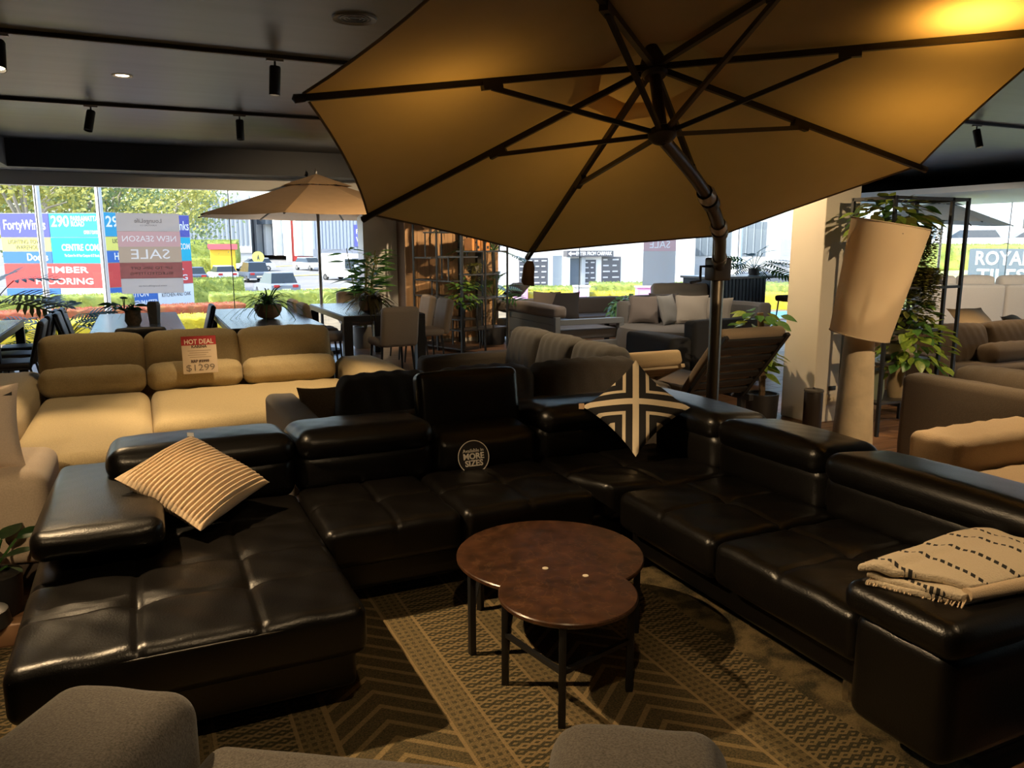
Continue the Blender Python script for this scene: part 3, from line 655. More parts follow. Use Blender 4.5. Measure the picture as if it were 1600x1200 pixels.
# ---------------------------------------------------------------- long beige sofa with chaise
beige = fabric('beige_weave', (.46, .365, .205), .14, 170)
bs = thing('chaise_sofa', 'long beige woven three-seat sofa with chaise, behind the black leather sofa', 'sofa', (.4, 6.6, 0))
def B(a, b, name, r=.06, n=10, amt=.015, M=None): 
    off = Vector(bs.location); aa = Vector(a) - off; bb = Vector(b) - off
    return soft(bs, aa, bb, name, beige, r, n, amt)
B((-1.1, 5.8, .06), (2.0, 7.75, .30), 'base', .04, 4, 0)
B((-.78, 5.02, .10), (.0, 7.1, .425), 'chaise_seat', .09, 14, .02)
B((.005, 5.72, .10), (1.60, 7.1, .425), 'long_seat', .09, 14, .02)
B((-1.2, 5.5, .06), (-.785, 7.7, .56), 'arm', .10, 10, .03)
B((1.605, 5.92, .06), (2.02, 7.5, .56), 'arm', .10, 10, .03)
B((-.80, 7.45, .2), (1.62, 7.75, .62), 'back_frame', .05, 6, 0)
for x0, x1 in ((-.79, -.015), (-.01, .745), (.75, 1.55)):
    Mx = TR((x0 + x1) / 2 - .4, 7.36 - 6.6, .42, rx=R(-9)); w = (x1 - x0) / 2
    soft(bs, (-w, -.11, 0), (w, .11, .44), 'back_cushion', beige, .06, 12, .03, Mx)
    Mx = TR((x0 + x1) / 2 - .4, 7.13 - 6.6, .42, rx=R(-10)); w -= .005
    soft(bs, (-w, -.09, .0), (w, .09, .205), 'lumbar_cushion', beige, .07, 14, .02, Mx, wr=.006)
for x, y in ((-1.1, 5.9), (1.9, 6.0), (-1.1, 7.6), (1.9, 7.4), (-.7, 5.1), (-.08, 5.1)): MB().bar((x - .4, y - 6.6, 0), (x - .4, y - 6.6, .1), .05).build('leg', black_metal, bs, smooth=False)
ps = thing('price_sign', 'paper HOT DEAL price card on the beige sofa, handwritten $1299', 'sign', (.40, 6.985, .57))
card = mat('card_paper', (.62, .50, .36), .8); ink = mat('card_ink', (.12, .08, .06), .8); red_c = mat('card_red', (.42, .03, .035), .7); pale_c = mat('card_pale', (.85, .72, .6), .8)
Mp = TR(0, -.03, 0, rx=R(76), rz=0) 
place('card', MB().rbox((-.135, -.01, -.002), (.135, .30, .002), .001, 1).mesh('card', card), ps, M=Mp)
place('red_band', MB().box((-.135, .225, .002), (.135, .30, .0035)).mesh('red_band', red_c), ps, M=Mp)
text('HOT DEAL', .055, pale_c, ps, Mp @ TR(0, .252, .004), width=.225, bold=.001); text('KARINA', .032, ink, ps, Mp @ TR(0, .212, .003), width=.12, bold=.001)
for i in range(4): place('fine_print', MB().box((-.09 + .012 * (i % 2), .176 - i * .018, .002), (.09 - .02 * (i % 3), .181 - i * .018, .0028)).mesh('fine_print', mat('print_grey', (.34, .26, .19), .8)), ps, M=Mp)
text('RRP $2999', .03, ink, ps, Mp @ TR(0, .09, .003), width=.14, bold=.001); text('$1299', .075, mat('pen_grey', (.2, .16, .12), .8), ps, Mp @ TR(0, .035, .003), width=.22)

# ---------------------------------------------------------------- cream sofa arm, cushion and pot at the left edge
cream_f = fabric('cream_bouclé', (.52, .42, .32), .08, 140)
ls = thing('armchair', 'cream fabric armchair end cut by the left picture edge', 'armchair', (-.8, 4.2, 0))
soft(ls, (-.75, -.05, .12), (.33, .60, .56), 'arm', cream_f, .07, 10, .012)
soft(ls, (-1.7, -.05, .12), (-.76, .72, .42), 'seat', cream_f, .06, 8, .01)
soft(ls, (-1.95, -.05, .12), (-1.7, .72, .78), 'back', cream_f, .06, 8, .01)
MB().rbox((-1.9, 0, 0), (.28, .58, .12), .01, 1).build('plinth', mat('plinth_dark', (.05, .035, .025), .6), ls)
MB().box((.325, .05, .30), (.338, .075, .335)).build('label_tag', mat('tag_white', (.7, .7, .7)), ls)
lc = thing('scatter_cushion', 'pale cushion with dark top edge at the left picture edge', 'cushion', (-.80, 4.36, .56))
Mq = Matrix.Translation((.0, .02, .19)) @ Matrix.Rotation(R(6), 4, 'Z') @ Matrix.Rotation(R(70), 4, 'X')
place('cover', pillow_mesh(.46, .42, .16, 22, seed=5).mesh('cover', fabric('pale_cushion', (.55, .45, .36), .05, 150)), lc, M=Mq)
place('dark_band', MB().grid(16, 3, lambda u, v: ((u - .5) * .4, .145 + .05 * v, .033 - .028 * v + .016 * math.sin(PI * u))).mesh('dark_band', mat('band_black', (.03, .03, .03), .9)), lc, M=Mq)
place('label_tag', MB().box((.19, .12, .0), (.21, .165, .004)).mesh('label_tag', mat('tag_white', (.7, .7, .7))), lc, M=Mq)

# ---------------------------------------------------------------- dark grey sofa group behind the leather sofa
dgrey = fabric('charcoal_brown_weave', (.085, .072, .06), .18, 220); slate = fabric('slate_weave', (.115, .108, .10), .16, 220)
gs = thing('sectional_sofa', 'charcoal corner sofa with plump cushions, back to the leather sofa', 'sofa', (2.2, 5.2, 0))
def G(a, b, name, m=dgrey, r=.05, n=8, amt=.012): return soft(gs, Vector(a) - Vector(gs.location), Vector(b) - Vector(gs.location), name, m, r, n, amt)
G((.78, 4.50, .08), (3.35, 5.4, .40), 'base'); G((2.35, 5.42, .08), (3.35, 6.75, .40), 'side_base'); G((.70, 4.46, .08), (.90, 5.45, .62), 'arm', slate, .04)
G((.92, 4.42, .2), (3.35, 4.60, .62), 'back_frame'); G((3.25, 4.62, .2), (3.45, 6.75, .62), 'side_back'); G((2.25, 6.72, .08), (3.45, 6.92, .60), 'arm', dgrey, .05)
for x0, x1, m in ((1.02, 1.62, fabric('black_cushion', (.03, .028, .028), .2, 220)), (1.65, 2.3, dgrey), (2.32, 3.12, dgrey)):
    back_cushion(gs, (-(x1 - x0) / 2, -.11, 0), ((x1 - x0) / 2, .11, .44), 'back_cushion', m, TR((x0 + x1) / 2 - 2.2, 4.70 - 5.2, .385, rx=R(8)))
for y0, y1 in ((4.95, 5.5), (5.5, 6.08), (6.08, 6.68)):
    back_cushion(gs, (-(y1 - y0) / 2, -.11, 0), ((y1 - y0) / 2, .11, .46), 'back_cushion', slate, TR(3.13 - 2.2, (y0 + y1) / 2 - 5.2, .39, rz=R(-90)) @ TR(rx=R(-10)))
wc = thing('scatter_cushion', 'rumpled brown cushion beside the slate grey sofa arm', 'cushion', (1.02, 4.98, .40))
place('cover', pillow_mesh(.34, .36, .17, 24, seed=8).mesh('cover', fabric('brown_cushion', (.16, .12, .08), .2, 160)), wc, M=Matrix.Translation((0, .02, .15)) @ Matrix.Rotation(R(66), 4, 'X'))

# ---------------------------------------------------------------- dining tables
table_black = mat('table_frame', (.016, .016, .017), .4); table_top = mat('table_top_slate', (.17, .19, .22), .26, var=.12, vscale=3)
def dining_table(x0, x1, y0, y1, label, h=.75, t=.075, leg=.09):
    t_ = thing('dining_table', label, 'table', ((x0 + x1) / 2, (y0 + y1) / 2, 0), group='dark dining tables'); w, d = (x1 - x0) / 2, (y1 - y0) / 2
    MB().rbox((-w, -d, h - t), (w, d, h - .008), .004, 1).build('frame', table_black, t_, smooth=False)
    MB().rbox((-w + .012, -d + .012, h - .008), (w - .012, d - .012, h), .002, 1).build('table_top', table_top, t_, smooth=False)
    for sx in (-1, 1):
        for sy in (-1, 1): MB().rbox((-leg/2, -leg/2, 0), (leg/2, leg/2, h - t), .004, 1).build('leg', table_black, t_, loc=(sx * (w - leg/2), sy * (d - leg/2), 0), smooth=False)
    return t_
dining_table(-.50, .39, 8.25, 11.1, 'dark dining table carrying the small twisted pot plant')
dining_table(.80, 1.79, 8.6, 11.3, 'dark dining table carrying the grassy plant in a wooden bowl')
dining_table(2.20, 3.24, 9.55, 11.7, 'dark dining table with upholstered chairs by the black shelf', leg=.11)
dining_table(-2.4, -1.26, 8.8, 10.7, 'dark dining table cut by the left picture edge')
def cantilever_chair(name, label, loc, rz, m, group, legm=black_metal):
    """upholstered dining chair: seat faces local +Y"""
    c = thing(name, label, 'chair', loc, rz, group)
    soft(c, (-.23, -.22, .40), (.23, .24, .49), 'seat', m, .04, 6, .01)
    soft(c, (-.23, -.05, 0), (.23, .05, .46), 'backrest', m, .04, 8, .012, TR(0, -.24, .42, rx=R(10)))
    for sx in (-1, 1):
        for sy in (-1, 1): MB().tube([(sx * .19, sy * .18, .41), (sx * .215, sy * .215, 0)], [.016, .011], 8).build('leg', legm, c)
    return c
def frame_chair(label, loc, rz, group):
    """slim black metal chair with padded sling, seat faces local +Y"""
    m = mat('chair_pad_black', (.03, .027, .027), .5); fm = mat('chair_frame', (.05, .05, .055), .35, metal=.5); c = thing('dining_chair', label, 'chair', loc, rz, group)
    soft(c, (-.22, -.2, .42), (.22, .24, .49), 'seat', m, .03, 4, .005)
    soft(c, (-.21, -.03, 0), (.21, .03, .42), 'backrest', m, .028, 5, .006, TR(0, -.22, .47, rx=R(14)))
    for sx in (-1, 1):
        MB().tube([(sx * .235, .22, 0), (sx * .235, .22, .43), (sx * .235, -.2, .43), (sx * .235, -.32, .84)], .012, 6).build('side_frame', fm, c)
        MB().tube([(sx * .235, -.2, .43), (sx * .235, -.28, 0)], .012, 6).build('leg', fm, c)
    MB().tube([(-.235, -.27, .68), (.235, -.27, .68)], .009, 6).build('cross_rail', fm, c)
    return c
fcg = 'black chairs at the left tables'
frame_chair('black chair nearest the camera at the left-edge table', (-1.22, 9.0, 0), R(90), fcg)
frame_chair('black chair second from camera at the left-edge table', (-1.22, 9.65, 0), R(90), fcg)
frame_chair('black chair farthest from camera at the left-edge table', (-1.22, 10.3, 0), R(90), fcg)
frame_chair('black chair at the left long side of the twisted plant table', (-.54, 9.9, 0), R(-90), fcg)
frame_chair('black chair behind another at the left side of the twisted plant table', (-.54, 10.5, 0), R(-90), fcg)
frame_chair('black chair right of the twisted plant table by the window', (.46, 10.4, 0), R(90), fcg)
frame_chair('black chair at the near end of the twisted plant table', (-.03, 8.08, 0), 0, fcg)
grey_ch = fabric('taupe_chair', (.30, .245, .20), .1, 200)
ug = 'upholstered chairs around the fern table'
cantilever_chair('upholstered_chair', 'taupe upholstered chair with its back to the camera at the fern table', (2.72, 9.30, 0), R(4), grey_ch, ug)
cantilever_chair('upholstered_chair', 'taupe upholstered chair at the left side of the fern table, nearer', (2.14, 10.15, 0), R(-90), grey_ch, ug)
cantilever_chair('upholstered_chair', 'taupe upholstered chair at the left side of the fern table, farther', (2.14, 10.85, 0), R(-90), grey_ch, ug)
cantilever_chair('upholstered_chair', 'pale upholstered chair at the right side of the fern table, nearer', (3.44, 10.2, 0), R(90), grey_ch, ug)
cantilever_chair('upholstered_chair', 'pale upholstered chair at the right side of the fern table, farther', (3.44, 10.9, 0), R(90), grey_ch, ug)
cantilever_chair('upholstered_chair', 'taupe upholstered chair at the window end of the fern table', (2.96, 11.98, 0), R(180), grey_ch, ug)

# ---------------------------------------------------------------- far left parasol
pc2 = translucent('parasol_taupe', (.52, .36, .22), .25, back=(.40, .28, .18)); 
def small_parasol(name, label, x, y, top, rim, Rr, N, ph, m, post=True, tilt=(0, 0, 1), polem=None, frilly=True):
    u = thing(name, label, 'parasol', (x, y, 0)); polem = polem or mat('parasol_steel', (.35, .35, .36), .3, metal=.8)
    A, n, Vs = parasol_frame((x, y, top), tilt, ph, Rr, top - rim, N=N)
    for k in range(N):
        panel(A, Vs[k], Vs[(k + 1) % N], n, .06, .22, m, u); panel(A + n * .05, A.lerp(Vs[k], .3) + n * .04, A.lerp(Vs[(k + 1) % N], .3) + n * .04, n, .02, 0, m, u, 'vent_panel')
        wp(MB().bar(tuple(A - n * .02), tuple(Vs[k] - n * .012), .018), 'rib', black_metal, u, False)
        J = A.lerp(Vs[k], .5); wp(MB().bar(tuple(A - n * .42), tuple(J - n * .02), .014), 'strut', black_metal, u, False)
    MB().lathe([(0, 0), (.024, 0), (.024, top - .02), (0, top - .02)], 14).build('pole', polem, u)
    wp(MB().lathe([(0, .0), (.02, 0), (.025, .03), (.012, .07), (0, .08)], 10, Matrix.Translation(A + n * .05)), 'finial', polem, u)
    wp(MB().lathe([(.026, -.04), (.05, -.03), (.05, .03), (.026, .04)], 12, Matrix.Translation(A - n * .42)), 'runner_hub', black_metal, u)
    MB().lathe([(0, 0), (.26, 0), (.26, .05), (.04, .08), (.03, .3), (0, .3)], 24).build('base', mat('slab_grey', (.06, .06, .06), .8), u)
    return u
small_parasol('market_parasol', 'taupe market parasol on a steel pole between the dining tables', 2.42, 11.9, 2.56, 2.0, 1.75, 8, R(20), pc2)

# ---------------------------------------------------------------- floor lamp with leaning shade
lamp = thing('floor_lamp', 'tall floor lamp with leaning cream drum shade on a stone cone', 'lamp', (3.50, 3.06, 0))
MB().lathe([(0, 0), (.135, 0), (.137, .01), (.105, .55), (.078, 1.10), (.07, 1.2), (0, 1.2)], 40).build('base_cone', mat('stone_base', (.50, .40, .27), .85, var=.12, vscale=9, bump=.1, bscale=60), lamp)
vd = Vector((3.5, 3.06, 0)).normalized()
Ml = Matrix.Translation((.0, .005, 1.13)) @ Matrix.Rotation(R(10.5), 4, vd)
shade = translucent('shade_linen', (.72, .58, .40), .3, var=.03)
place('shade', MB().lathe([(.154, 0), (.195, .60)], 56, caps=False).mesh('shade', shade), lamp, M=Ml)
for r, z in ((.154, 0), (.195, .60)): place('shade_rim', MB().tube([(r * math.cos(a * PI / 24), r * math.sin(a * PI / 24), z) for a in range(49)], .0035, 5).mesh('shade_rim', mat('shade_rim', (.45, .36, .25), .8)), lamp, M=Ml)
place('stem', MB().tube([(-.01, 0, .0), (0, 0, .52)], .012, 8).mesh('stem', black_metal), lamp, M=Ml)
for a in (0, 2.1, 4.2): place('spider_arm', MB().tube([(0, 0, .5), (.192 * math.cos(a), .192 * math.sin(a), .56)], .004, 5).mesh('spider_arm', black_metal), lamp, M=Ml)

# ---------------------------------------------------------------- leaves and plants
def oval_leaf(w=.36, fold=.06, droop=.12, n=6):
    mb = MB(); vs = []; fs = []
    for i in range(n + 1):
        t = i / n; ww = w * math.sin(PI * t**.8) * .5 * (1 - .15 * t) + .004; z = -droop * t * t
        vs += [(-ww, t, z + fold * ww * 3), (0, t, z), (ww, t, z + fold * ww * 3)]
    for i in range(n):
        a = i * 3; fs += [(a, a + 1, a + 4, a + 3), (a + 1, a + 2, a + 5, a + 4)]
    return mb.add(vs, fs)
def split_leaf(n=7, w=.5, droop=.18):
    """split-leaf philodendron: spine strip and finger lobes, tips drooping"""
    mb = MB()
    for i in range(n * 2):
        t = i / (2 * n); mb.add([(-.03, t, -droop * t * t), (.03, t, -droop * t * t), (.03, t + .5 / n, -droop * (t + .5 / n)**2), (-.03, t + .5 / n, -droop * (t + .5 / n)**2)], [(0, 1, 2, 3)])
    for i in range(n):
        t = .06 + .86 * i / (n - 1); L = w * math.sin(PI * min(1, .2 + .72 * t))**.7; a = .9 - .55 * t * 1.0
        for s in (-1, 1):
            dx, dy = s * math.cos(a * .9 - .1), math.sin(.35 + .9 * t); d = Vector((dx, dy, 0)).normalized(); p = Vector((0, t, -droop * t * t)); q = Vector((-d.y, d.x, 0)) * .045
            tip = p + d * L + Vector((0, 0, -.10 * L)); m = p + d * L * .6
            mb.add([tuple(p - q * .8), tuple(m - q * 1.1), tuple(tip), tuple(m + q * 1.1), tuple(p + q * .8)], [(0, 1, 2, 3, 4)])
    mb.add([(-.03, 1, -droop), (.03, 1, -droop), (0, 1.25, -droop * 1.5)], [(0, 1, 2)])
    return mb
def fan_leaf(n=11, L=1.):
    mb = MB()
    for i in range(n):
        a = -1.9 + 3.8 * i / (n - 1); d = Vector((math.sin(a), math.cos(a), 0)); q = Vector((d.y, -d.x, 0)) * .045; l = L * (.75 + .25 * math.cos(a))
        mb.add([(0, 0, 0), tuple(d * l * .55 - q), tuple(d * l + Vector((0, 0, -.12))), tuple(d * l * .55 + q)], [(0, 1, 2, 3)])
    return mb
g_dark = leafmat('leaf_dark', (.035, .09, .025), (.015, .05, .02)); g_mid = leafmat('leaf_mid', (.10, .22, .05), (.04, .12, .03)); g_lime = leafmat('leaf_lime', (.30, .38, .06), (.10, .20, .03))
g_olive = leafmat('leaf_olive', (.20, .20, .045), (.09, .10, .025)); g_blue = leafmat('leaf_bluish', (.14, .24, .26), (.07, .13, .13), .22); g_brown = leafmat('leaf_brown', (.10, .085, .03), (.06, .045, .02))
LM = {}
def leafmesh(kind, m):
    k = (kind, m.name)
    if k not in LM:
        mb = {'oval': lambda: oval_leaf(.62), 'long': lambda: oval_leaf(.16, .05, .2), 'split': split_leaf, 'fan': fan_leaf, 'round': lambda: oval_leaf(.85, .1, .25, 5)}[kind]()
        LM[k] = mb.mesh('leaf', m, True, False)
    return LM[k]
def put_leaf(parent, kind, m, base, d, size, up=(0, 0, 1), roll=0.):
    d = Vector(d).normalized(); u = Vector(up)
    if abs(d.dot(u)) > .95: u = Vector((1, .2, 0))
    M = frame(base, d, u) @ Matrix.Rotation(roll, 4, 'Y') @ Matrix.Scale(size, 4)
    return place('leaf', leafmesh(kind, m), parent, M=M)
def arc(base, d, L, droop, n=6):
    d = Vector(d).normalized(); return [Vector(base) + d * L * t + Vector((0, 0, -droop * t * t)) for t in [i / n for i in range(n + 1)]]
def pot(parent, prof, m, name='pot', z=0, n=28):
    o = MB().lathe([(0, prof[0][1])] + prof + [(prof[-1][0] * .88, prof[-1][1]), (prof[-1][0] * .86, prof[-1][1] - .02), (0, prof[-1][1] - .02)], n).build(name, m, parent, loc=(0, 0, z)); return o
def crown(parent, kind, mats, n, c, rad, size, seed, stems=True, upb=.35, spread=1., rollr=.6, stemm=None, r=.006, down=.0, slen=None):
    """leaves on arching stems from one crown"""
    rnd = random.Random(seed); mb = MB()
    for i in range(n):
        a = 2 * PI * (i * .618 + .1 * rnd.random()); el = upb + (1.15 - upb) * rnd.random() - down * rnd.random(); d = Vector((math.cos(a) * math.cos(el) * spread, math.sin(a) * math.cos(el) * spread, math.sin(el)))
        L = rad * (.55 + .45 * rnd.random()); pts = arc(c, d, L, L * .25 * rnd.random()); 
        if stems: mb.tube([tuple(p) for p in pts], r, 4)
        e = pts[-1]; dd = (pts[-1] - pts[-2]).normalized() * .7 + Vector((d.x, d.y, -.25)); put_leaf(parent, kind, rnd.choice(mats), e, dd, size * (.7 + .5 * rnd.random()), roll=rollr * (rnd.random() - .5) * 2)
    if stems: mb.build('stems', stemm or g_mid, parent)
def bush(parent, kind, mats, n, c, rad, size, seed, hang=0.):
    """leaves spread over a rounded mass, tips turned out and down; hang lets some trail below"""
    rnd = random.Random(seed); c = Vector(c)
    for i in range(n):
        z = 1 - 1.5 * (i + .5) / n; a = i * 2.39996; r = math.sqrt(max(0, 1 - z * z)); k = .55 + .5 * rnd.random(); d = Vector((r * math.cos(a), r * math.sin(a), z))
        p = c + Vector((d.x * rad[0] * k, d.y * rad[1] * k, d.z * rad[2] * k - (hang * rnd.random()**2 if d.z < .3 else 0))); put_leaf(parent, kind, rnd.choice(mats), p, (d.x + .3 * (rnd.random() - .5), d.y + .3 * (rnd.random() - .5), -.15 - .5 * rnd.random() + .5 * d.z), size * (.7 + .5 * rnd.random()), up=(d.x * .6, d.y * .6, 1), roll=.8 * (rnd.random() - .5))
def straps(parent, m, n, c, L, seed, w=.012, lo=.5, name='leaf'):
    rnd = random.Random(seed)
    for i in range(n):
        a = 2 * PI * i * .618; el = lo + .9 * rnd.random(); l = L * (.7 + .5 * rnd.random()); d = Vector((math.cos(a) * math.cos(el), math.sin(a) * math.cos(el), math.sin(el))); side = Vector((-math.sin(a), math.cos(a), 0))
        pts = arc(c, d, l, l * (.45 + .6 * rnd.random()), 7); vs, fs = [], []
        for k, p in enumerate(pts): ww = w * (1 - (k / 7)**2 * .95); vs += [tuple(p - side * ww), tuple(p + side * ww + Vector((0, 0, .004)))]
        for k in range(7): fs.append((2*k, 2*k+1, 2*k+3, 2*k+2))
        MB().add(vs, fs).build(name, m, parent)
def trailing(parent, m, n, c, L, seed, spread=.12, lsz=.022, name='trailing_strand', bulge=.05):
    rnd = random.Random(seed)
    for i in range(n):
        a = 2 * PI * rnd.random(); r0 = spread * (.5 + .6 * rnd.random()); mb = MB(); l = L * (.35 + .75 * rnd.random()); k = int(l / (lsz * .55)) + 3
        for j in range(k):
            t = j / k; rr = r0 * min(1, .3 + 4 * t) + bulge * math.sin(PI * min(1, t * 2)) * .5; p = Vector(c) + Vector((math.cos(a) * rr + .012 * math.sin(9 * t + i), math.sin(a) * rr + .012 * math.cos(7 * t + i), .05 * min(1, t * 8) - l * max(0, t - .08)))
            for s in (0, 1):
                th_ = rnd.random() * 6.3; d = Vector((math.cos(th_), math.sin(th_), -.4 + .5 * rnd.random())) * lsz; q = Vector((-d.y, d.x, lsz * .4 * (rnd.random() - .5))) * .38
                mb.add([tuple(p), tuple(p + d * .5 + q), tuple(p + d), tuple(p + d * .5 - q)], [(0, 1, 2, 3)])
        o = mb.build(name, m, parent, smooth=False)
terracotta = mat('wood_bowl', (.32, .17, .08), .5, var=.2, vscale=12, stretch=(1, 1, 5)); basket = mat('basket_brown', (.12, .075, .04), .8, bump=.6, bscale=40, var=.3, vscale=30); pot_black = mat('pot_black', (.015, .015, .016), .5); pot_grey = mat('pot_grey', (.16, .15, .14), .7); pot_white = mat('pot_stone', (.42, .36, .28), .8, var=.1)
p = thing('potted_plant', 'grassy plant arching from a wooden bowl on the middle dining table', 'plant', (1.33, 9.6, .75)); pot(p, [(.06, 0), (.12, .03), (.155, .10), (.15, .17)], terracotta); straps(p, g_mid, 70, (0, 0, .15), .52, 11, .011, .3); straps(p, g_olive, 24, (0, 0, .15), .26, 12, .014, .8)
p = thing('potted_plant', 'brown drooping fern in a bowl on the table by the shelf', 'plant', (2.62, 9.85, .75)); pot(p, [(.07, 0), (.13, .04), (.15, .11), (.14, .16)], basket); straps(p, g_brown, 110, (0, 0, .16), .40, 13, .02, .2)
p = thing('potted_plant', 'small twisted plant in a root pot on the left dining table', 'plant', (-.10, 9.4, .75)); pot(p, [(.06, 0), (.085, .05), (.075, .13), (.085, .17)], basket); straps(p, g_brown, 16, (0, 0, .17), .20, 14, .008, .2, 'root'); crown(p, 'oval', [g_mid, g_dark], 16, (-.08, 0, .16), .16, .13, 15)
tag(MB().lathe([(0, 0), (.06, 0), (.075, .20), (.06, .24), (0, .24)], 4).build('lantern', pot_grey, loc=(.11, 9.55, .75), rot=(0, 0, .4), smooth=False), 'small grey tapered block beside the twisted pot plant', 'ornament')
# bamboo by the pier
bam = thing('potted_bamboo', 'tall leafy bamboo plant standing by the grey window pier', 'plant', (3.12, 12.2, 0)); pot(bam, [(.14, 0), (.17, .05), (.18, .30), (.17, .34)], pot_grey)
rnd = random.Random(21); mbs = MB()
for i in range(9):
    a = rnd.random() * 6.3; top = Vector((.24 * math.cos(a), .12 * math.sin(a) - .06, 1.25 + .3 * rnd.random())); b0 = Vector((.05 * math.cos(a), .05 * math.sin(a), .32)); mbs.tube([tuple(b0), tuple(b0.lerp(top, .5) + Vector((0, 0, .06))), tuple(top)], .007, 5)
    for j in range(32):
        t = .22 + .78 * rnd.random(); q = b0.lerp(top, t); aa = rnd.random() * 6.3; put_leaf(bam, 'long', rnd.choice([g_mid, g_mid, g_dark]), q + Vector((.08 * math.cos(aa), .06 * math.sin(aa), 0)), (math.cos(aa), math.sin(aa) * .8, -.1 + .5 * rnd.random()), .20 + .12 * rnd.random(), roll=rnd.random())
mbs.build('canes', g_olive, bam)
# left window plants
p = thing('split_leaf_plant', 'large split-leaf plant with olive leaves at the left picture edge', 'plant', (-1.62, 10.85, 0)); pot(p, [(.16, 0), (.19, .05), (.2, .36)], pot_white); crown(p, 'split', [g_olive, g_dark, g_olive], 16, (0, 0, .85), .55, .42, 31, upb=.15); MB().tube([(0, 0, .3), (.02, 0, .9)], .02, 6).build('trunk', g_brown, p)
p = thing('split_leaf_plant', 'bluish glossy palm fronds in front of the outdoor sign boards', 'plant', (-1.02, 11.65, 0)); pot(p, [(.15, 0), (.18, .05), (.19, .3)], pot_black); crown(p, 'split', [g_blue, g_blue, g_mid], 26, (0, 0, .28), .68, .36, 33, upb=.45)
p = thing('potted_plant', 'dark spiky plant in black pot at the far left floor edge', 'plant', (-.68, 3.93, 0)); pot(p, [(.085, .0), (.10, .03), (.11, .19)], pot_black); crown(p, 'oval', [g_dark], 10, (-.02, 0, .17), .22, .14, 35)
tag(MB().rbox((-.98, 3.575, 0), (-.50, 3.66, .09), .01, 1).build('timber_block', mat('timber_block', (.30, .16, .08), .6, var=.2, vscale=6), None), 'low timber block on the floor beside the chaise', 'block')
tag(MB().lathe([(0, 0), (.10, 0), (.09, .06), (.06, .07), (0, .07)], 18).build('dark_dish', dark_metal, loc=(-.68, 3.62, .09)), 'dark shallow dish on the timber block at the left edge', 'dish')
p = thing('potted_plant', 'bright lime succulent planter beyond the dark cushion', 'plant', (1.72, 6.15, .0)); MB().rbox((-.3, -.14, 0), (.3, .14, .42), .02, 2).build('planter', dark_metal, p)
rnd = random.Random(5)
for i in range(120): a = rnd.random() * 6.3; x = (rnd.random() - .5) * .5; y = (rnd.random() - .5) * .22; put_leaf(p, 'round', rnd.choice([g_lime, leafmat('leaf_bright', (.42, .52, .08), (.25, .36, .05))]), (x, y, .41 + .06 * rnd.random()), (math.cos(a), math.sin(a), .7), .06 + .03 * rnd.random())

# ---------------------------------------------------------------- black open shelf with stepped boxes
sh = thing('open_shelf', 'tall black metal open shelf with staggered boards before wood panels', 'shelf', (4.25, 10.85, 0), rz=R(19))
# local x along the near end (to the right), local y along the long side (away)
LX, LY, SH = .92, 1.15, 2.25; bm_ = black_metal; brd = mat('shelf_board', (.035, .033, .034), .35)
for (x, y) in ((0, 0), (0, LY * .5), (0, LY), (LX * .5, 0), (LX, 0), (LX, LY * .5), (LX * .5, LY), (LX, LY)):
    MB().bar((x, y, 0), (x, y, SH), .024 if (x, y) != (0, 0) else .036).build('post', bm_, sh, smooth=False)
def board(x0, x1, y0, y1, z):
    MB().rbox((x0, y0, z - .011), (x1, y1, z + .011), .002, 1).build('shelf_board', brd, sh, smooth=False)
for i, (x0, x1, y0, y1, z) in enumerate(((0, .32, 0, LY, .06), (.0, LX, 0, .32, .34), (0, .32, .05, LY, .50), (.1, LX, 0, .3, .80), (0, .32, .5, LY, .82), (0, .32, 0, .5, .74), (.2, .75, 0, .3, 1.16), (0, .32, .25, LY, 1.06), (0, .32, .7, LY, 1.40), (.15, LX, 0, .3, 1.50), (0, .32, 0, .6, 1.42), (0, .32, .1, .9, 1.78), (.0, .75, 0, .3, 1.86), (0, .32, .0, LY, SH), (0, LX, 0, .3, SH))): board(x0, x1, y0, y1, z)
for (x, y, z0, z1) in ((0, .85, 1.4, 1.78), (0, .3, 1.06, 1.42), (0, .7, .82, 1.06), (0, .35, .5, .74), (0, .9, .5, .82), (.3, 0, 1.5, 1.86), (.62, 0, 1.16, 1.5), (.7, 0, .8, 1.16), (.3, 0, .34, .8), (.62, 0, .34, .8), (.3, .3, .34, .8), (.62, .3, .0, .34), (.3, .3, .0, .34), (.32, .85, 1.06, 1.78), (.32, .4, .5, 1.06), (.32, .6, .06, .5), (0, .6, .06, .5), (.32, .25, 1.42, 1.78), (0, .1, 1.78, 2.25), (0, .7, 1.78, 2.25), (.75, 0, 1.5, 1.86)):
    MB().bar((x, y, z0), (x, y, z1), .016).build('upright', bm_, sh, smooth=False)
def on_shelf(x, y, z): 
    c, s = math.cos(R(19)), math.sin(R(19)); return (4.25 + c * x - s * y, 10.85 + s * x + c * y, z)
p = thing('potted_plant', 'spiky air plant spilling off the top left of the black shelf', 'plant', on_shelf(.16, .62, 1.79)); pot(p, [(.05, 0), (.07, .06)], pot_grey); straps(p, g_olive, 26, (0, 0, .05), .28, 41, .012, .2)
p = thing('potted_plant', 'bushy green pot plant low on the black shelf', 'plant', on_shelf(.14, .14, .75)); pot(p, [(.07, 0), (.09, .03), (.095, .13)], basket); bush(p, 'oval', [g_mid, g_lime, g_mid], 110, (-.05, -.06, .16), (.2, .2, .18), .10, 42, .2)
p = thing('trailing_plant', 'trailing olive plant hanging from the middle of the shelf', 'plant', on_shelf(.33, .12, 1.17)); pot(p, [(.06, 0), (.08, .03), (.085, .12)], pot_grey); trailing(p, g_olive, 34, (0, 0, .12), .42, 43, .10, .03)
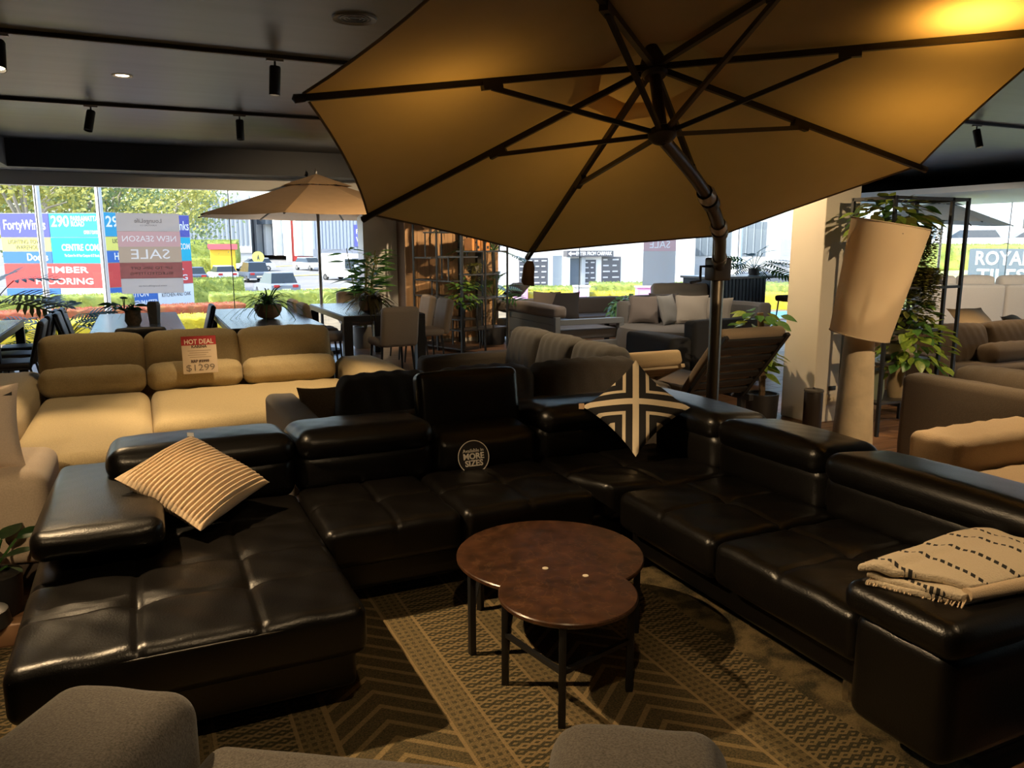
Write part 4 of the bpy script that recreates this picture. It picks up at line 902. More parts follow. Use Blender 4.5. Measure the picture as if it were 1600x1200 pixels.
for x, lab, cm, s in ((.34, 'orange box file on the black shelf, left of its twin', (.55, .25, .08), .15), (.53, 'orange box file on the black shelf, right of its twin', (.55, .25, .08), .16)):
    b = thing('storage_box', lab, 'box', on_shelf(x, .15, 1.511), rz=R(19), group='orange storage boxes'); MB().rbox((-.08, -.09, 0), (.08, .09, .18), .004, 1).build('carton', mat('box_orange', cm, .6, var=.1), b, smooth=False); MB().lathe([(0, 0), (.016, 0), (.016, .003), (0, .003)], 12, TR(0, -.09, .12, rx=R(90))).build('finger_hole', black_metal, b)
    MB().box((.02, -.094, .03), (.06, -.09, .07)).build('print_mark', dark_metal, b)
b = thing('storage_box', 'white printed carton on the upper black shelf', 'box', on_shelf(.18, .12, 1.871), rz=R(19)); MB().rbox((-.09, -.08, 0), (.09, .08, .17), .004, 1).build('carton', white_paint, b, smooth=False); MB().box((-.04, -.083, .06), (.01, -.08, .12)).build('print_mark', mat('print_blue', (.12, .2, .35)), b)
b = thing('storage_box', 'tan carton beside the white carton on the upper shelf', 'box', on_shelf(.44, .13, 1.871), rz=R(19)); MB().rbox((-.1, -.08, 0), (.1, .08, .16), .004, 1).build('carton', mat('carton_tan', (.5, .32, .18), .7), b, smooth=False); MB().box((-.1, -.083, .1), (.1, -.08, .115)).build('tape', mat('tape', (.6, .45, .28), .4), b)
p = thing('fan_palm', 'tall dark fan palm behind the right end of the black shelf', 'plant', (5.15, 11.75, 0)); pot(p, [(.16, 0), (.18, .04), (.19, .3)], pot_black); MB().tube([(0, 0, .28), (.03, 0, .9), (0, .02, 1.5)], .03, 7).build('trunk', g_brown, p)
for z, n_, s in ((1.5, 14, 44), (.75, 14, 45)): crown(p, 'split', [g_mid, g_dark], n_, (0, 0, z), .42, .36, s, upb=-.1)
struct('trim_7', MB().box((5.0, 12.05, 0), (5.1, 12.15, 2.6)), dark_metal)

# ---------------------------------------------------------------- outdoor lounge suite
sl = mat('lounge_frame', (.15, .16, .165), .5); cush = fabric('lounge_taupe', (.17, .14, .12), .08, 250); cush_d = fabric('lounge_dark', (.05, .045, .045), .1, 250); seat_b = fabric('lounge_seat', (.13, .125, .13), .08, 250); cush_l = fabric('lounge_light', (.30, .26, .21), .07, 250)
lg = thing('lounge_suite', 'dark framed corner lounge with slate cushions by the window', 'sofa', (5.3, 9.9, 0))
def bxp(par, a, b, name, m, r=.006): return MB().rbox(a, b, r, 1).build(name, m, par, smooth=False)
bxp(lg, (0, 0, .0), (.08, .08, .58), 'post', sl); bxp(lg, (0, 1.62, 0), (.08, 1.70, .58), 'post', sl)
for z0, z1 in ((.14, .24), (.245, .46), (.465, .56)): bxp(lg, (.015, .08, z0), (.06, 1.62, z1), 'side_board', sl)
bxp(lg, (.08, 0, .10), (1.15, .07, .22), 'front_rail', sl); bxp(lg, (.08, 0, .46), (1.15, .1, .54), 'arm_rail', sl); bxp(lg, (1.07, 0, 0), (1.15, .1, .46), 'post', sl)
soft(lg, (.10, .08, .24), (1.12, 2.3, .38), 'seat_cushion', seat_b, .03, 6, .006); soft(lg, (.0, .02, .56), (.20, 1.68, .73), 'back_cushion', cush, .05, 8, .01)
soft(lg, (.9, 1.85, .20), (3.9, 2.6, .38), 'seat_cushion', seat_b, .03, 6, .006); bxp(lg, (.02, 2.3, .05), (3.9, 2.7, .22), 'base', sl)
soft(lg, (.08, 1.75, .50), (.50, 2.6, .68), 'back_cushion', cush, .05, 6, .01)
for x in (.55, 1.65, 2.75): soft(lg, (x, 2.42, .38), (x + 1.08, 2.64, .655), 'back_cushion', cush, .04, 6, .012)
def cushion(label, loc, w, tilt, az, m, group, seed=0, t=.14):
    o = place('scatter_cushion', pillow_mesh(w, w, t, 14, seed=seed).mesh('scatter_cushion', m), None, M=Matrix.Translation(Vector(loc) + Vector((0, 0, w * .5 * math.sin(R(tilt)) - .01))) @ Matrix.Rotation(R(az), 4, 'Z') @ Matrix.Rotation(R(tilt), 4, 'X'))
    return tag(o, label, 'cushion', group)
lgc = 'cushions on the window lounge'
cushion('taupe cushion leaning at the left end of the window lounge', (6.1, 11.75, .40), .48, 66, -40, cush, lgc, 1)
cushion('charcoal cushion overlapping the taupe one on the window lounge', (6.35, 11.55, .40), .50, 60, -30, cush_d, lgc, 2)
cushion('small dark cushion lying at the far left corner of the lounge', (5.75, 12.15, .76), .4, 30, -60, cush_d, lgc, 3)
stb = thing('side_table', 'small black side table carrying the pale green plant', 'table', (6.85, 10.45, 0)); bxp(stb, (-.25, -.25, .42), (.25, .25, .47), 'table_top', black_metal)
for sx in (-1, 1):
    for sy in (-1, 1): bxp(stb, (sx * .22 - .03, sy * .22 - .03, 0), (sx * .22 + .03, sy * .22 + .03, .42), 'leg', black_metal)
p = thing('potted_plant', 'pale green bushy plant on the black side table', 'plant', (6.85, 10.45, .47)); pot(p, [(.09, 0), (.12, .03), (.12, .1)], pot_black); bush(p, 'round', [leafmat('leaf_mint', (.22, .42, .18), (.12, .28, .10))], 130, (0, 0, .14), (.28, .26, .2), .10, 51)
db = thing('round_daybed', 'rounded grey daybed with wraparound back and pile of cushions', 'daybed', (7.35, 9.45, 0), rz=R(-35))
dbm = fabric('daybed_grey', (.13, .118, .105), .08, 250)
def oval_prism(rx, ry, z0, z1, r, n=48):
    return MB().lathe([(0, z0), (1 - r * .5, z0), (1, z0 + r * .6), (1, z1 - r), (1 - r * .3, z1 - r * .3), (1 - r, z1), (0, z1)], n, Matrix.Diagonal((rx, ry, 1, 1)))
oval_prism(1.12, .88, .04, .43, .09).build('seat', dbm, db)
def backfn(u, v):
    a = R(10) + R(160) * u; prof = [(1.0, .40), (1.0, .70), (.96, .75), (.88, .75), (.84, .70), (.84, .40)]; r, z = prof[round(v * 5)]
    return 1.14 * r * math.cos(a), .92 * r * math.sin(a), z
MB().grid(30, 5, backfn).build('wrap_back', dbm, db)
for s in (0, 1): MB().lathe([(0, 0), (.08, 0), (.09, .02), (.09, .72), (.06, .76), (0, .76)], 14, Matrix.Translation((1.05 * math.cos(R(10 + 160 * s)), .85 * math.sin(R(10 + 160 * s)), 0))).build('arm_end', dbm, db)
dbc = 'cushions piled on the round daybed'
for lab, dx, dy, w, ti, az, m in (('slate cushion at the left of the daybed pile', -.72, .22, .46, 62, -10, cush), ('black cushion peeking behind the daybed pile', -.42, .48, .46, 70, -5, cush_d), ('grey oval-looking cushion turned edgewise on the daybed', -.36, .06, .46, 72, 48, fabric('pillow_grey', (.22, .21, .19), .06, 200)), ('wide beige-grey cushion in the middle of the daybed', -.02, .20, .5, 58, -15, cush_l), ('beige cushion standing on its corner on the daybed', .36, .22, .44, 64, -25, cush_l)):
    c_, s_ = math.cos(R(-35)), math.sin(R(-35)); cushion(lab, (7.35 + c_ * dx - s_ * dy, 9.45 + s_ * dx + c_ * dy, .44), w, ti, az - 25, m, dbc, hash(lab) % 50 if False else len(lab))
bl = thing('lounge_chair', 'beige high-back lounge chair by the window behind the daybed', 'chair', (8.4, 10.95, 0), rz=R(160)); soft(bl, (-.45, -.4, .2), (.45, .45, .42), 'seat', cush_l, .05, 6, .01); soft(bl, (-.5, -.1, 0), (.5, .1, .55), 'backrest', cush_l, .06, 8, .015, TR(0, -.42, .38, rx=R(12)))
for sx in (-1, 1): bxp(bl, (sx * .48 - .06, -.4, .05), (sx * .48 + .06, .45, .58), 'arm', cush_l, .03)
p = thing('potted_plant', 'dark bushy pot plant beside the beige lounge chair', 'plant', (9.12, 10.6, .4)); MB().rbox((-.2, -.2, -.4), (.2, .2, .08), .02, 1).build('planter', pot_grey, p); straps(p, g_dark, 60, (0, 0, .08), .36, 53, .016, .35)
ca = thing('armchair', 'charcoal armchair with low arm behind the sun lounger', 'armchair', (5.35, 6.95, 0)); ccm = fabric('charcoal_blue', (.045, .048, .055), .1, 220)
soft(ca, (.05, -.05, .05), (1.0, .16, .78), 'back', ccm, .05, 6, .01); soft(ca, (-.22, .0, .05), (.08, .9, .60), 'arm', ccm, .05, 6, .01); soft(ca, (.95, .0, .05), (1.18, .9, .60), 'arm', ccm, .05, 6, .01); soft(ca, (.08, .12, .05), (.95, .95, .40), 'seat', ccm, .05, 6, .01)
# sun loungers
def sun_lounger(label, loc, rz, cushm, framem, back, group, thick=.09):
    t = thing('sun_lounger', label, 'sun lounger', loc, rz, group); w = .34
    for s in (-1, 1): bxp(t, (s * w - .025, -.1, .24), (s * w + .025, 1.55, .30), 'side_rail', framem)
    for y in (.0, 1.45):
        for s in (-1, 1): bxp(t, (s * w - .025, y, 0), (s * w + .025, y + .06, .25), 'leg', framem)
    soft(t, (-w, .0, .30), (w, 1.55, .30 + thick), 'seat_pad', cushm, .035, 6, .008)
    Mb_ = TR(0, 0, .29) @ Matrix.Rotation(PI - R(back), 4, 'X')
    Mb_ = Matrix.Translation((0, .0, .30)) @ Matrix.Rotation(-R(back), 4, 'X')
    soft(t, (-w, -.78, 0), (w, -.0, thick), 'back_pad', cushm, .035, 6, .008, Mb_)
    mbf = [((-w, -.78, -.035), (-w + .04, 0, -.002)), ((w - .04, -.78, -.035), (w, 0, -.002))]
    for a, b in mbf: place('back_rail', MB().rbox(a, b, .004, 1).mesh('back_rail', framem, False), t, M=Mb_)
    for i in range(7): place('slat', MB().rbox((-w + .04, -.74 + i * .105, -.028), (w - .04, -.68 + i * .105, -.006), .003, 1).mesh('slat', framem, False), t, M=Mb_)
    a = Mb_ @ Vector((0, -.45, -.02))
    for s in (-1, 1): MB().bar((s * .27, a.y, a.z), (s * .27, a.y + .38, .27), .018).build('support_strut', chrome, t, smooth=False)
    return t
sg = 'sun loungers behind the leather sofa'; lt = fabric('lounger_taupe', (.20, .15, .10), .1, 200); lb = fabric('lounger_beige', (.52, .40, .24), .08, 200)
sun_lounger('taupe sun lounger with steeply raised slatted back behind the parasol mast', (4.5, 5.45, 0), R(0), lt, black_metal, 50, sg)
sun_lounger('beige sun lounger with low raised back beyond the patterned cushion', (3.8, 6.12, 0), R(0), lb, mat('lounger_cream', (.5, .4, .26), .6), 24, sg, .13)
# bar counter with upright slats and stools
ct = thing('bar_counter', 'navy bar counter clad in upright slats with thin pale top', 'counter', (9.0, 11.1, 0)); bxp(ct, (0, .03, 0), (1.25, .8, 1.0), 'body', mat('counter_core', (.015, .018, .025), .6)); navy = mat('navy_slat', (.035, .055, .09), .5)
for i in range(16): bxp(ct, (.005 + i * .078, 0, .02), (.068 + i * .078, .03, 1.0), 'slat', navy)
bxp(ct, (-.03, -.04, 1.0), (2.9, .85, 1.04), 'counter_top', mat('counter_top', (.14, .15, .16), .3)); bxp(ct, (2.75, .05, 0), (2.85, .8, 1.0), 'end_panel', mat('counter_core', (.015, .018, .025), .6))
for i, x in enumerate((10.55, 11.2)):
    s_ = thing('bar_stool', 'grey bar stool %s under the bar counter overhang' % ('nearer the slats' if i == 0 else 'farther from the slats'), 'stool', (x, 10.75, 0), group='bar stools'); soft(s_, (-.22, -.2, .60), (.22, .22, .70), 'seat', cush, .04, 5, .01); soft(s_, (-.22, -.24, .66), (.22, -.17, .98), 'backrest', cush, .03, 5, .01)
    for sx in (-1, 1):
        for sy in (-1, 1): MB().tube([(sx * .17, sy * .16, .61), (sx * .21, sy * .2, 0)], .013, 6).build('leg', black_metal, s_)
p = thing('split_leaf_plant', 'split-leaf plant standing on the bar counter', 'plant', (10.3, 11.5, 1.04)); pot(p, [(.08, 0), (.10, .04), (.1, .12)], pot_grey); crown(p, 'split', [g_mid, g_dark], 22, (0, 0, .1), .50, .40, 55, upb=.1)
# pothos before the pillar
p = thing('potted_pothos', 'climbing variegated pothos on a moss pole left of the pillar', 'plant', (5.12, 5.52, 0)); pot(p, [(.12, 0), (.14, .04), (.15, .26)], pot_black); MB().tube([(0, 0, .2), (-.02, 0, .6), (-.06, .02, 1.0)], .03, 8).build('moss_pole', basket, p)
rnd = random.Random(61)
for i in range(84):
    z = .45 + .6 * rnd.random(); a = rnd.random() * 6.3; r_ = .05 + .16 * rnd.random(); put_leaf(p, 'oval', rnd.choice([g_lime, g_lime, g_mid]), (-.05 + r_ * math.cos(a) - .06, r_ * math.sin(a), z), (math.cos(a), math.sin(a), -.5 + .6 * rnd.random()), .13 + .06 * rnd.random(), roll=rnd.random() - .5)

# ---------------------------------------------------------------- black rack with plants and vases
rk = thing('plant_rack', 'tall thin black metal rack holding hanging plants behind the lamp', 'rack', (5.93, 4.62, 0), rz=0)
RX, RY, RZ = .78, .42, 2.0
for (x, y) in ((-.36, 0), (RX - .26, 0), (-.36, RY), (RX - .36, RY), (.32, 0)): MB().bar((x, y, 0), (x, y, RZ), .026).build('post', black_metal, rk, smooth=False)
for y in (0, RY): MB().bar((-.36, y, RZ - .015), (RX - .26, y, RZ - .015), .026).build('top_bar', black_metal, rk, smooth=False)
for x in (-.36, RX - .26): MB().bar((x, 0, RZ - .015), (x, RY, RZ - .015), .026).build('top_bar', black_metal, rk, smooth=False)
for z in (.28, .62, .88): bxp(rk, (-.36, 0, z - .012), (.32, RY, z + .012), 'shelf_board', brd)
bxp(rk, (-.36, 0, 1.24), (.2, RY, 1.26), 'shelf_board', brd); bxp(rk, (-.36, 0, 1.66), (.12, RY, 1.68), 'shelf_board', brd)
MB().bar((.2, 0, 1.25), (RX - .26, 0, 1.25), .022).build('cross_bar', black_metal, rk, smooth=False)
p = thing('potted_pothos', 'big-leaved pothos on top of the rack above the lamp shade', 'plant', (5.72, 4.8, 1.68)); pot(p, [(.08, 0), (.1, .03), (.1, .12)], pot_grey); bush(p, 'oval', [g_olive, g_lime, g_olive, g_mid], 110, (.02, 0, .14), (.34, .24, .22), .16, 62)
p = thing('trailing_plant', 'trailing string plant spilling from the upper rack shelf', 'plant', (6.02, 4.74, 1.60)); pot(p, [(.07, 0), (.09, .03), (.095, .12)], basket); trailing(p, g_olive, 70, (0, 0, .12), .62, 63, .15, .036)
p = thing('trailing_plant', 'trailing string plant hanging lower on the rack over its basket', 'plant', (6.06, 4.70, 1.26)); pot(p, [(.07, 0), (.085, .03), (.09, .13)], basket); trailing(p, g_olive, 70, (0, 0, .12), .60, 64, .14, .036)
p = thing('potted_pothos', 'lime pothos trailing over a stone pot on the rack shelf', 'plant', (5.92, 4.76, .632)); pot(p, [(.1, 0), (.15, .05), (.14, .14)], pot_white); bush(p, 'oval', [g_lime, g_mid, g_lime], 150, (.08, -.08, .14), (.30, .24, .20), .13, 65, .28)
p = thing('potted_pothos', 'dark green pothos tucked on the middle rack shelf', 'plant', (5.98, 4.82, .892)); pot(p, [(.07, 0), (.09, .03), (.09, .12)], pot_black); bush(p, 'oval', [g_mid, g_olive, g_lime], 80, (.03, -.03, .16), (.24, .2, .17), .12, 66, .1)
vm = mat('vase_celadon', (.20, .24, .19), .3); 
for x, r_, h, lab in ((5.70, .06, .26, 'slim pale green ceramic vase on the low rack shelf'), (5.93, .075, .30, 'wider sandy ceramic vase behind the green vase')): tag(MB().lathe([(0, 0), (r_ * .8, 0), (r_, h * .3), (r_ * .85, h * .9), (r_ * .9, h), (r_ * .75, h), (r_ * .7, h * .8), (0, h * .78)], 24).build('ceramic_vase', vm if r_ < .07 else mat('vase_sand', (.32, .24, .14), .6), loc=(x, 4.76, .292)), lab, 'vase')

# ---------------------------------------------------------------- sofas on the right
tp = fabric('taupe_weave', (.095, .072, .05), .2, 200); cr = fabric('cream_armchair', (.48, .36, .23), .07, 180); br = fabric('brown_weave', (.085, .058, .036), .2, 200); wh = fabric('ivory_weave', (.58, .52, .45), .06, 160)
ts = thing('sofa', 'taupe sofa seen from behind, right of the floor lamp', 'sofa', (4.8, 2.8, 0)); soft(ts, (0, -1.3, .05), (.2, 1.02, .72), 'back', tp, .05, 10, .01); soft(ts, (.2, -1.3, .05), (1.0, .8, .40), 'seat', tp, .05, 6, .01); soft(ts, (.1, .78, .05), (1.0, 1.0, .58), 'arm', tp, .05, 6, .01)
for y0, y1 in ((-1.1, -.2), (-.18, .76)): back_cushion(ts, (-(y1 - y0) / 2, -.1, 0), ((y1 - y0) / 2, .1, .42), 'back_cushion', tp, TR(.30, (y0 + y1) / 2, .38, rz=R(90)) @ TR(rx=R(-8)))
cc = thing('armchair', 'cream armchair with broad padded arm at the right picture edge', 'armchair', (3.8, 1.75, 0)); soft(cc, (0, .88, .10), (.93, 1.2, .60), 'arm', cr, .05, 12, .012); soft(cc, (0, -.1, .10), (.93, .2, .60), 'arm', cr, .05, 8, .012); soft(cc, (.02, .2, .12), (.9, .88, .44), 'seat', cr, .05, 8, .012); soft(cc, (.72, .18, .4), (.95, .9, .78), 'back', cr, .06, 8, .015)
MB().tube([(.04, .925, .592), (.45, .918, .598), (.88, .925, .594)], .004, 5).build('piping', mat('cream_piping', (.3, .22, .13), .8), cc); MB().tube([(.012, .93, .57), (.004, .92, .4), (.012, .93, .15)], .004, 5).build('piping', mat('cream_piping', (.3, .22, .13), .8), cc)
for x, y in ((.06, -.04), (.87, -.04), (.06, 1.14), (.87, 1.14)): bxp(cc, (x - .03, y - .03, 0), (x + .03, y + .03, .11), 'leg', black_metal)
bs2 = thing('sofa', 'dark brown sofa with fat cushions behind the plant rack', 'sofa', (7.15, 5.0, 0)); soft(bs2, (-.3, .0, .05), (2.4, .8, .40), 'seat', br, .05, 6, .01); soft(bs2, (-.3, .75, .05), (2.4, .98, .66), 'back', br, .05, 8, .01); soft(bs2, (-.42, -.05, .05), (-.16, .9, .56), 'arm', br, .06, 8, .012)
for x0, x1 in ((.1, 1.0), (1.02, 1.95)): back_cushion(bs2, (-(x1 - x0) / 2, -.13, 0), ((x1 - x0) / 2, .13, .40), 'back_cushion', br, TR((x0 + x1) / 2, .52, .37, rx=R(-14)))
soft(bs2, (-.4, -.12, 0), (.4, .12, .2), 'lumbar_cushion', br, .09, 8, .02, TR(1.1, .30, .38))
ws = thing('sofa', 'tall ivory sofa with its back to the showroom, by the right windows', 'sofa', (12.0, 9.3, 0), rz=R(-25)); 
for x0, x1 in ((0, 1.45), (1.47, 3.0)): soft(ws, (x0, 0, .05), (x1, .3, .92), 'back', wh, .05, 8, .01); back_cushion(ws, (x0 - x1, 0, 0), (0, .2, .34), 'back_cushion', wh, TR(x1 - .02, .22, .72)) if False else None
for x0, x1 in ((.02, .75), (.78, 1.42), (1.5, 2.2), (2.22, 2.95)): back_cushion(ws, (-(x1 - x0) / 2, -.1, 0), ((x1 - x0) / 2, .1, .42), 'back_cushion', wh, TR((x0 + x1) / 2, .36, .64))
soft(ws, (0, .3, .05), (3.0, 1.1, .42), 'seat', wh, .05, 6, .01)
cushion('black cushion lying along the top of the ivory sofa', (12.3, 9.42, .95), .42, 30, -25, cush_d, None, 9)
os_ = thing('ottoman_sofa', 'low cream modular seat with buttoned blocks beyond the brown sofa', 'sofa', (10.6, 6.9, 0), rz=R(-5))
soft(os_, (-.7, 0, .05), (2.8, .9, .36), 'seat_base', cr, .06, 6, .01)
for i in range(4): soft(os_, (-.66 + i * .86, .05, .36), (.16 + i * .86, .85, .47), 'seat_block', fabric('cream_pale', (.55, .46, .36), .06, 160), .05, 8, .03)
cushion('cream cushion leaning on the low cream seat, the larger', (9.5, 6.55, .46), .55, 40, -10, cr, 'cream cushions on the low seat', 14); cushion('cream cushion on the low cream seat, the smaller', (10.3, 6.5, .46), .42, 34, 15, cr, 'cream cushions on the low seat', 15)
sgd = thing('acrylic_sign', 'small clear upright sign holder on a pale side table', 'sign', (8.15, 6.6, .52)); MB().rbox((-.10, -.004, .0), (.10, .004, .32), .001, 1).build('sheet', mat('acrylic', (.55, .5, .47), .2), sgd, rot=(R(-6), 0, R(-25))); MB().rbox((-.1, -.05, 0), (.1, .05, .008), .002, 1).build('foot', mat('acrylic', (.55, .5, .47), .2), sgd)
st2 = thing('side_table', 'pale blue-grey side table beneath the clear sign holder', 'table', (8.15, 6.6, 0)); bxp(st2, (-.45, -.3, .48), (.45, .3, .52), 'table_top', mat('pale_top', (.35, .42, .45), .25)); 
for sx in (-1, 1):
    for sy in (-1, 1): bxp(st2, (sx * .4 - .02, sy * .25 - .02, 0), (sx * .4 + .02, sy * .25 + .02, .48), 'leg', black_metal)
small_parasol('market_parasol', 'pale grey parasol seen through the plant rack by the right windows', 14.5, 10.9, 2.46, 2.05, 1.25, 6, R(10), translucent('parasol_grey', (.55, .55, .53), .35), tilt=(.06, -.05, 1))
# wooden tag hanging from the parasol
wt = thing('wooden_tag', 'faceted wooden block hanging on a thread from the big parasol', 'ornament', (2.285, 4.65, 1.345))
MB().prism([(-.045, .03), (-.03, .135), (-.008, .165), (.03, .16), (.04, .12), (.036, .06), (.038, .0), (-.03, .008)], -.018, .018).build('block', mat('driftwood', (.42, .28, .19), .7, var=.35, vscale=30, stretch=(1, .25, 1)), wt, rot=(R(90), 0, R(-20)), smooth=False)
MB().tube([(0, 0, .16), (-.012, -.02, .20)], .0012, 4).build('thread', mat('thread', (.3, .3, .3)), wt)
# window posters (print faces the street, so it reads mirrored from inside)
paper = translucent('poster_paper', (.80, .74, .70), .75, var=.02); p_pink = translucent('poster_pink', (.62, .36, .33), .75, var=.02); p_tan = translucent('poster_tan', (.50, .36, .25), .75, var=.02); p_ink = mat('poster_white', (.85, .80, .75), .8); p_grey = mat('poster_grey', (.33, .28, .27), .8)
po = thing('window_poster', 'hanging NEW SEASON SALE poster seen mirrored in the left window', 'poster', (.165, 12.93, .89))
def strip(par, x0, x1, z0, z1, m, y=0., name='band', d=.004): return MB().box((x0, y - d, z0), (x1, y, z1)).build(name, m, par, smooth=False)
strip(po, -.42, .42, .90, 1.16, paper, 0, 'head_sheet'); strip(po, -.42, .42, .22, .45, p_pink); strip(po, -.42, .42, 0, .22, paper, 0, 'foot_sheet')
for x in (-.35, .35): MB().tube([(x, -.002, 1.16), (x, -.002, 1.52)], .0015, 4).build('hanging_line', mat('thread', (.3, .3, .3)), po)
def stencil(par, x0, x1, z0, z1, m, lm, body, size, width, bold=0.):
    """printed band with the letters left as paler paper, mirrored"""
    cu = bpy.data.curves.new('t', 'FONT'); cu.body = body; cu.size = size; cu.align_x = 'CENTER'; cu.align_y = 'CENTER'; cu.offset = bold; cu.resolution_u = 2
    ob = bpy.data.objects.new('t', cu); COL.objects.link(ob); bpy.context.view_layer.objects.active = ob
    for q in bpy.context.selected_objects: q.select_set(False)
    ob.select_set(True); bpy.ops.object.convert(target='CURVE'); ob = bpy.context.view_layer.objects.active; cu = ob.data; cu.dimensions = '2D'; cu.fill_mode = 'BOTH'
    xs = [b.co.x for s in cu.splines for b in (s.bezier_points if s.type == 'BEZIER' else s.points)]; k = width / (max(xs) - min(xs))
    lt = bpy.data.meshes.new_from_object(ob); h = (z1 - z0) / 2
    sp = cu.splines.new('POLY'); sp.points.add(3); sp.use_cyclic_u = True
    for p_, q in zip(sp.points, ((x0, -h), (x1, -h), (x1, h), (x0, h))): p_.co = (q[0] / k, q[1], 0, 1)
    bd = bpy.data.meshes.new_from_object(ob); bpy.data.objects.remove(ob); bpy.data.curves.remove(cu)
    for me, mm, nm in ((bd, m, 'band'), (lt, lm, 'lettering')):
        for v in me.vertices: v.co.x *= -k
        me.materials.clear(); me.materials.append(mm); place(nm, me, par, M=FACE(0, -.003, (z0 + z1) / 2))
FP = lambda z: FACE(0, -.008, z)
text('LoungeLife', .085, p_grey, po, FP(1.05), mirror=True, width=.36); text('FURNITURE CO', .03, p_grey, po, FP(.985), mirror=True, width=.22); stencil(po, -.42, .42, .68, .90, p_pink, paper, 'NEW SEASON', .12, .72); stencil(po, -.42, .42, .45, .68, p_tan, paper, 'SALE', .2, .52)
text('UP TO 50% OFF', .055, p_ink, po, FP(.37), mirror=True, width=.56); text('SELECTED ITEMS', .055, p_ink, po, FP(.29), mirror=True, width=.58); text('www.loungelife.com.au', .035, p_grey, po, FP(.11), mirror=True, width=.38)
po2 = thing('window_poster', 'pale SALE poster seen mirrored in the middle window', 'poster', (9.2, 12.93, .81)); strip(po2, -.38, .38, 0, .66, paper, 0, 'foot_sheet');  strip(po2, -.38, .38, .90, 1.16, paper, 0, 'head_sheet'); [MB().tube([(x, -.002, 1.16), (x, -.002, 1.6)], .0015, 4).build('hanging_line', mat('thread', (.3, .3, .3)), po2) for x in (-.3, .3)]; stencil(po2, -.38, .38, .66, .90, p_pink, paper, 'SALE', .2, .48); text('NEW SEASON', .10, p_grey, po2, FP(1.0), mirror=True, width=.6)

# ---------------------------------------------------------------- the street outside
def lerp_tab(t, tab):
    if t <= tab[0][0]: return tab[0][1]
    for (a, b), (c, d) in zip(tab, tab[1:]):
        if t <= c: return b + (d - b) * (t - a) / (c - a)
    return tab[-1][1]
def ground_z(x, y):
    d = math.hypot(x, y); az = math.degrees(math.atan2(x, y)); w = min(1, max(0, (az - 46) / 8)); w = w * w * (3 - 2 * w)
    left = lerp_tab(d, [(0, -.3), (24, -.3), (48, -1.75), (60, -1.9), (75, -1.75), (118, -.95), (180, .8), (300, 3)]); right = lerp_tab(d, [(0, -.3), (20, -.3), (36, .6), (60, 1.1), (300, 1.6)])
    return left * (1 - w) + right * w
def polar(d, az): return d * math.sin(R(az)), d * math.cos(R(az))
def gfn(d0, d1, a0, a1, dz=0.):
    def fn(u, v):
        d = d0 * (d1 / d0)**v; x, y = polar(d, a0 + (a1 - a0) * u); return x, y, ground_z(x, y) + dz
    return fn
asphalt = mat('asphalt', (.22, .215, .21), .9, var=.12, vscale=.6); 
gd = struct('floor_outside', MB().grid(64, 60, gfn(12, 320, -40, 115)), asphalt, smooth=True)
paving = struct('floor_paving', MB().box((-6, 13.15, -.34), (18.5, 15.2, -.25)), mat('paving', (.52, .46, .40), .9, var=.1, vscale=2))
paving2 = struct('floor_paving_side', MB().box((17.5, -6, -.34), (19.5, 15.2, -.25)), MATS['paving'])
# pink brick beds right outside the glass
struct('floor_garden', MB().grid(40, 12, gfn(15.5, 27, -18, 46, .03)), mat('mulch', (.22, .17, .10), .95, var=.3, vscale=3))
struct('floor_verge', MB().grid(40, 6, gfn(24, 36, 50, 75, .03)), mat('verge', (.42, .46, .17), .95, var=.3, vscale=2))
def hedge_mats(): pass
hy = leafmat('hedge_yellow', (.72, .62, .05), (.45, .42, .05), .6); hg = leafmat('hedge_green', (.40, .45, .10), (.20, .27, .06), .6); hr = leafmat('hedge_red', (.50, .13, .07), (.35, .18, .06), .6)
def hedge(label, p, q, w, h, m, seed, base=None, group=None):
    """clipped hedge from p to q: a lumpy core with leaf scraps standing out of it"""
    rnd = random.Random(seed); P, Q = Vector(p).to_3d(), Vector(q).to_3d(); L = (Q - P).length; az = math.atan2(Q.y - P.y, Q.x - P.x); c = (P + Q) / 2
    t = thing('hedge', label, 'hedge', (c.x, c.y, (ground_z(c.x, c.y) if base is None else base) - .05), az, group)
    n = max(4, int(L / max(.12, h * .3))); n = min(n, 60)
    def fn(q_, u): s = .035 * h; return q_[0] + s * math.sin(q_[1] * 9 / h + q_[2] * 7 / h), q_[1] + s * 2 * math.sin(q_[0] * 7 / h + q_[2] * 11 / h), q_[2] + (s * 1.4 * math.sin(q_[0] * 9 / h + q_[1] * 8 / h) if u[2] > 0 else 0)
    MB().rbox((-L/2, -w/2, 0), (L/2, w/2, h), h * .12, 2, (n, 5, 5), fn).build('core', m, t)
    sc = MB(); N = min(1500, int(L * (w + 2 * h) * 130 / max(.3, h)**1.2)); s0 = .07 * max(.5, h)
    for i in range(N):
        f = rnd.random(); x = (rnd.random() - .5) * L
        if f < .55: b = Vector((x, -w/2 if rnd.random() < .8 else w/2, rnd.random() * h)); nn = Vector((0, -1 if b.y < 0 else 1, .3))
        else: b = Vector((x, (rnd.random() - .5) * w, h)); nn = Vector((0, 0, 1))
        d = (nn + Vector((rnd.random() - .5, rnd.random() - .5, rnd.random() - .3)) * 1.6).normalized() * s0 * (.6 + rnd.random()); q_ = d.orthogonal().normalized() * s0 * .35; sc.add([tuple(b), tuple(b + d * .5 + q_), tuple(b + d), tuple(b + d * .5 - q_)], [(0, 1, 2, 3)])
    o = place('leaves', sc.mesh('leaves', m, False, False), t); o['kind'] = 'stuff'; return t
hgp = 'clipped hedges in the street beds'
hedge('bright yellow clipped hedge low outside the left window', (-4.2, 18.0), (1.6, 18.6), 1.2, .42, hy, 1)
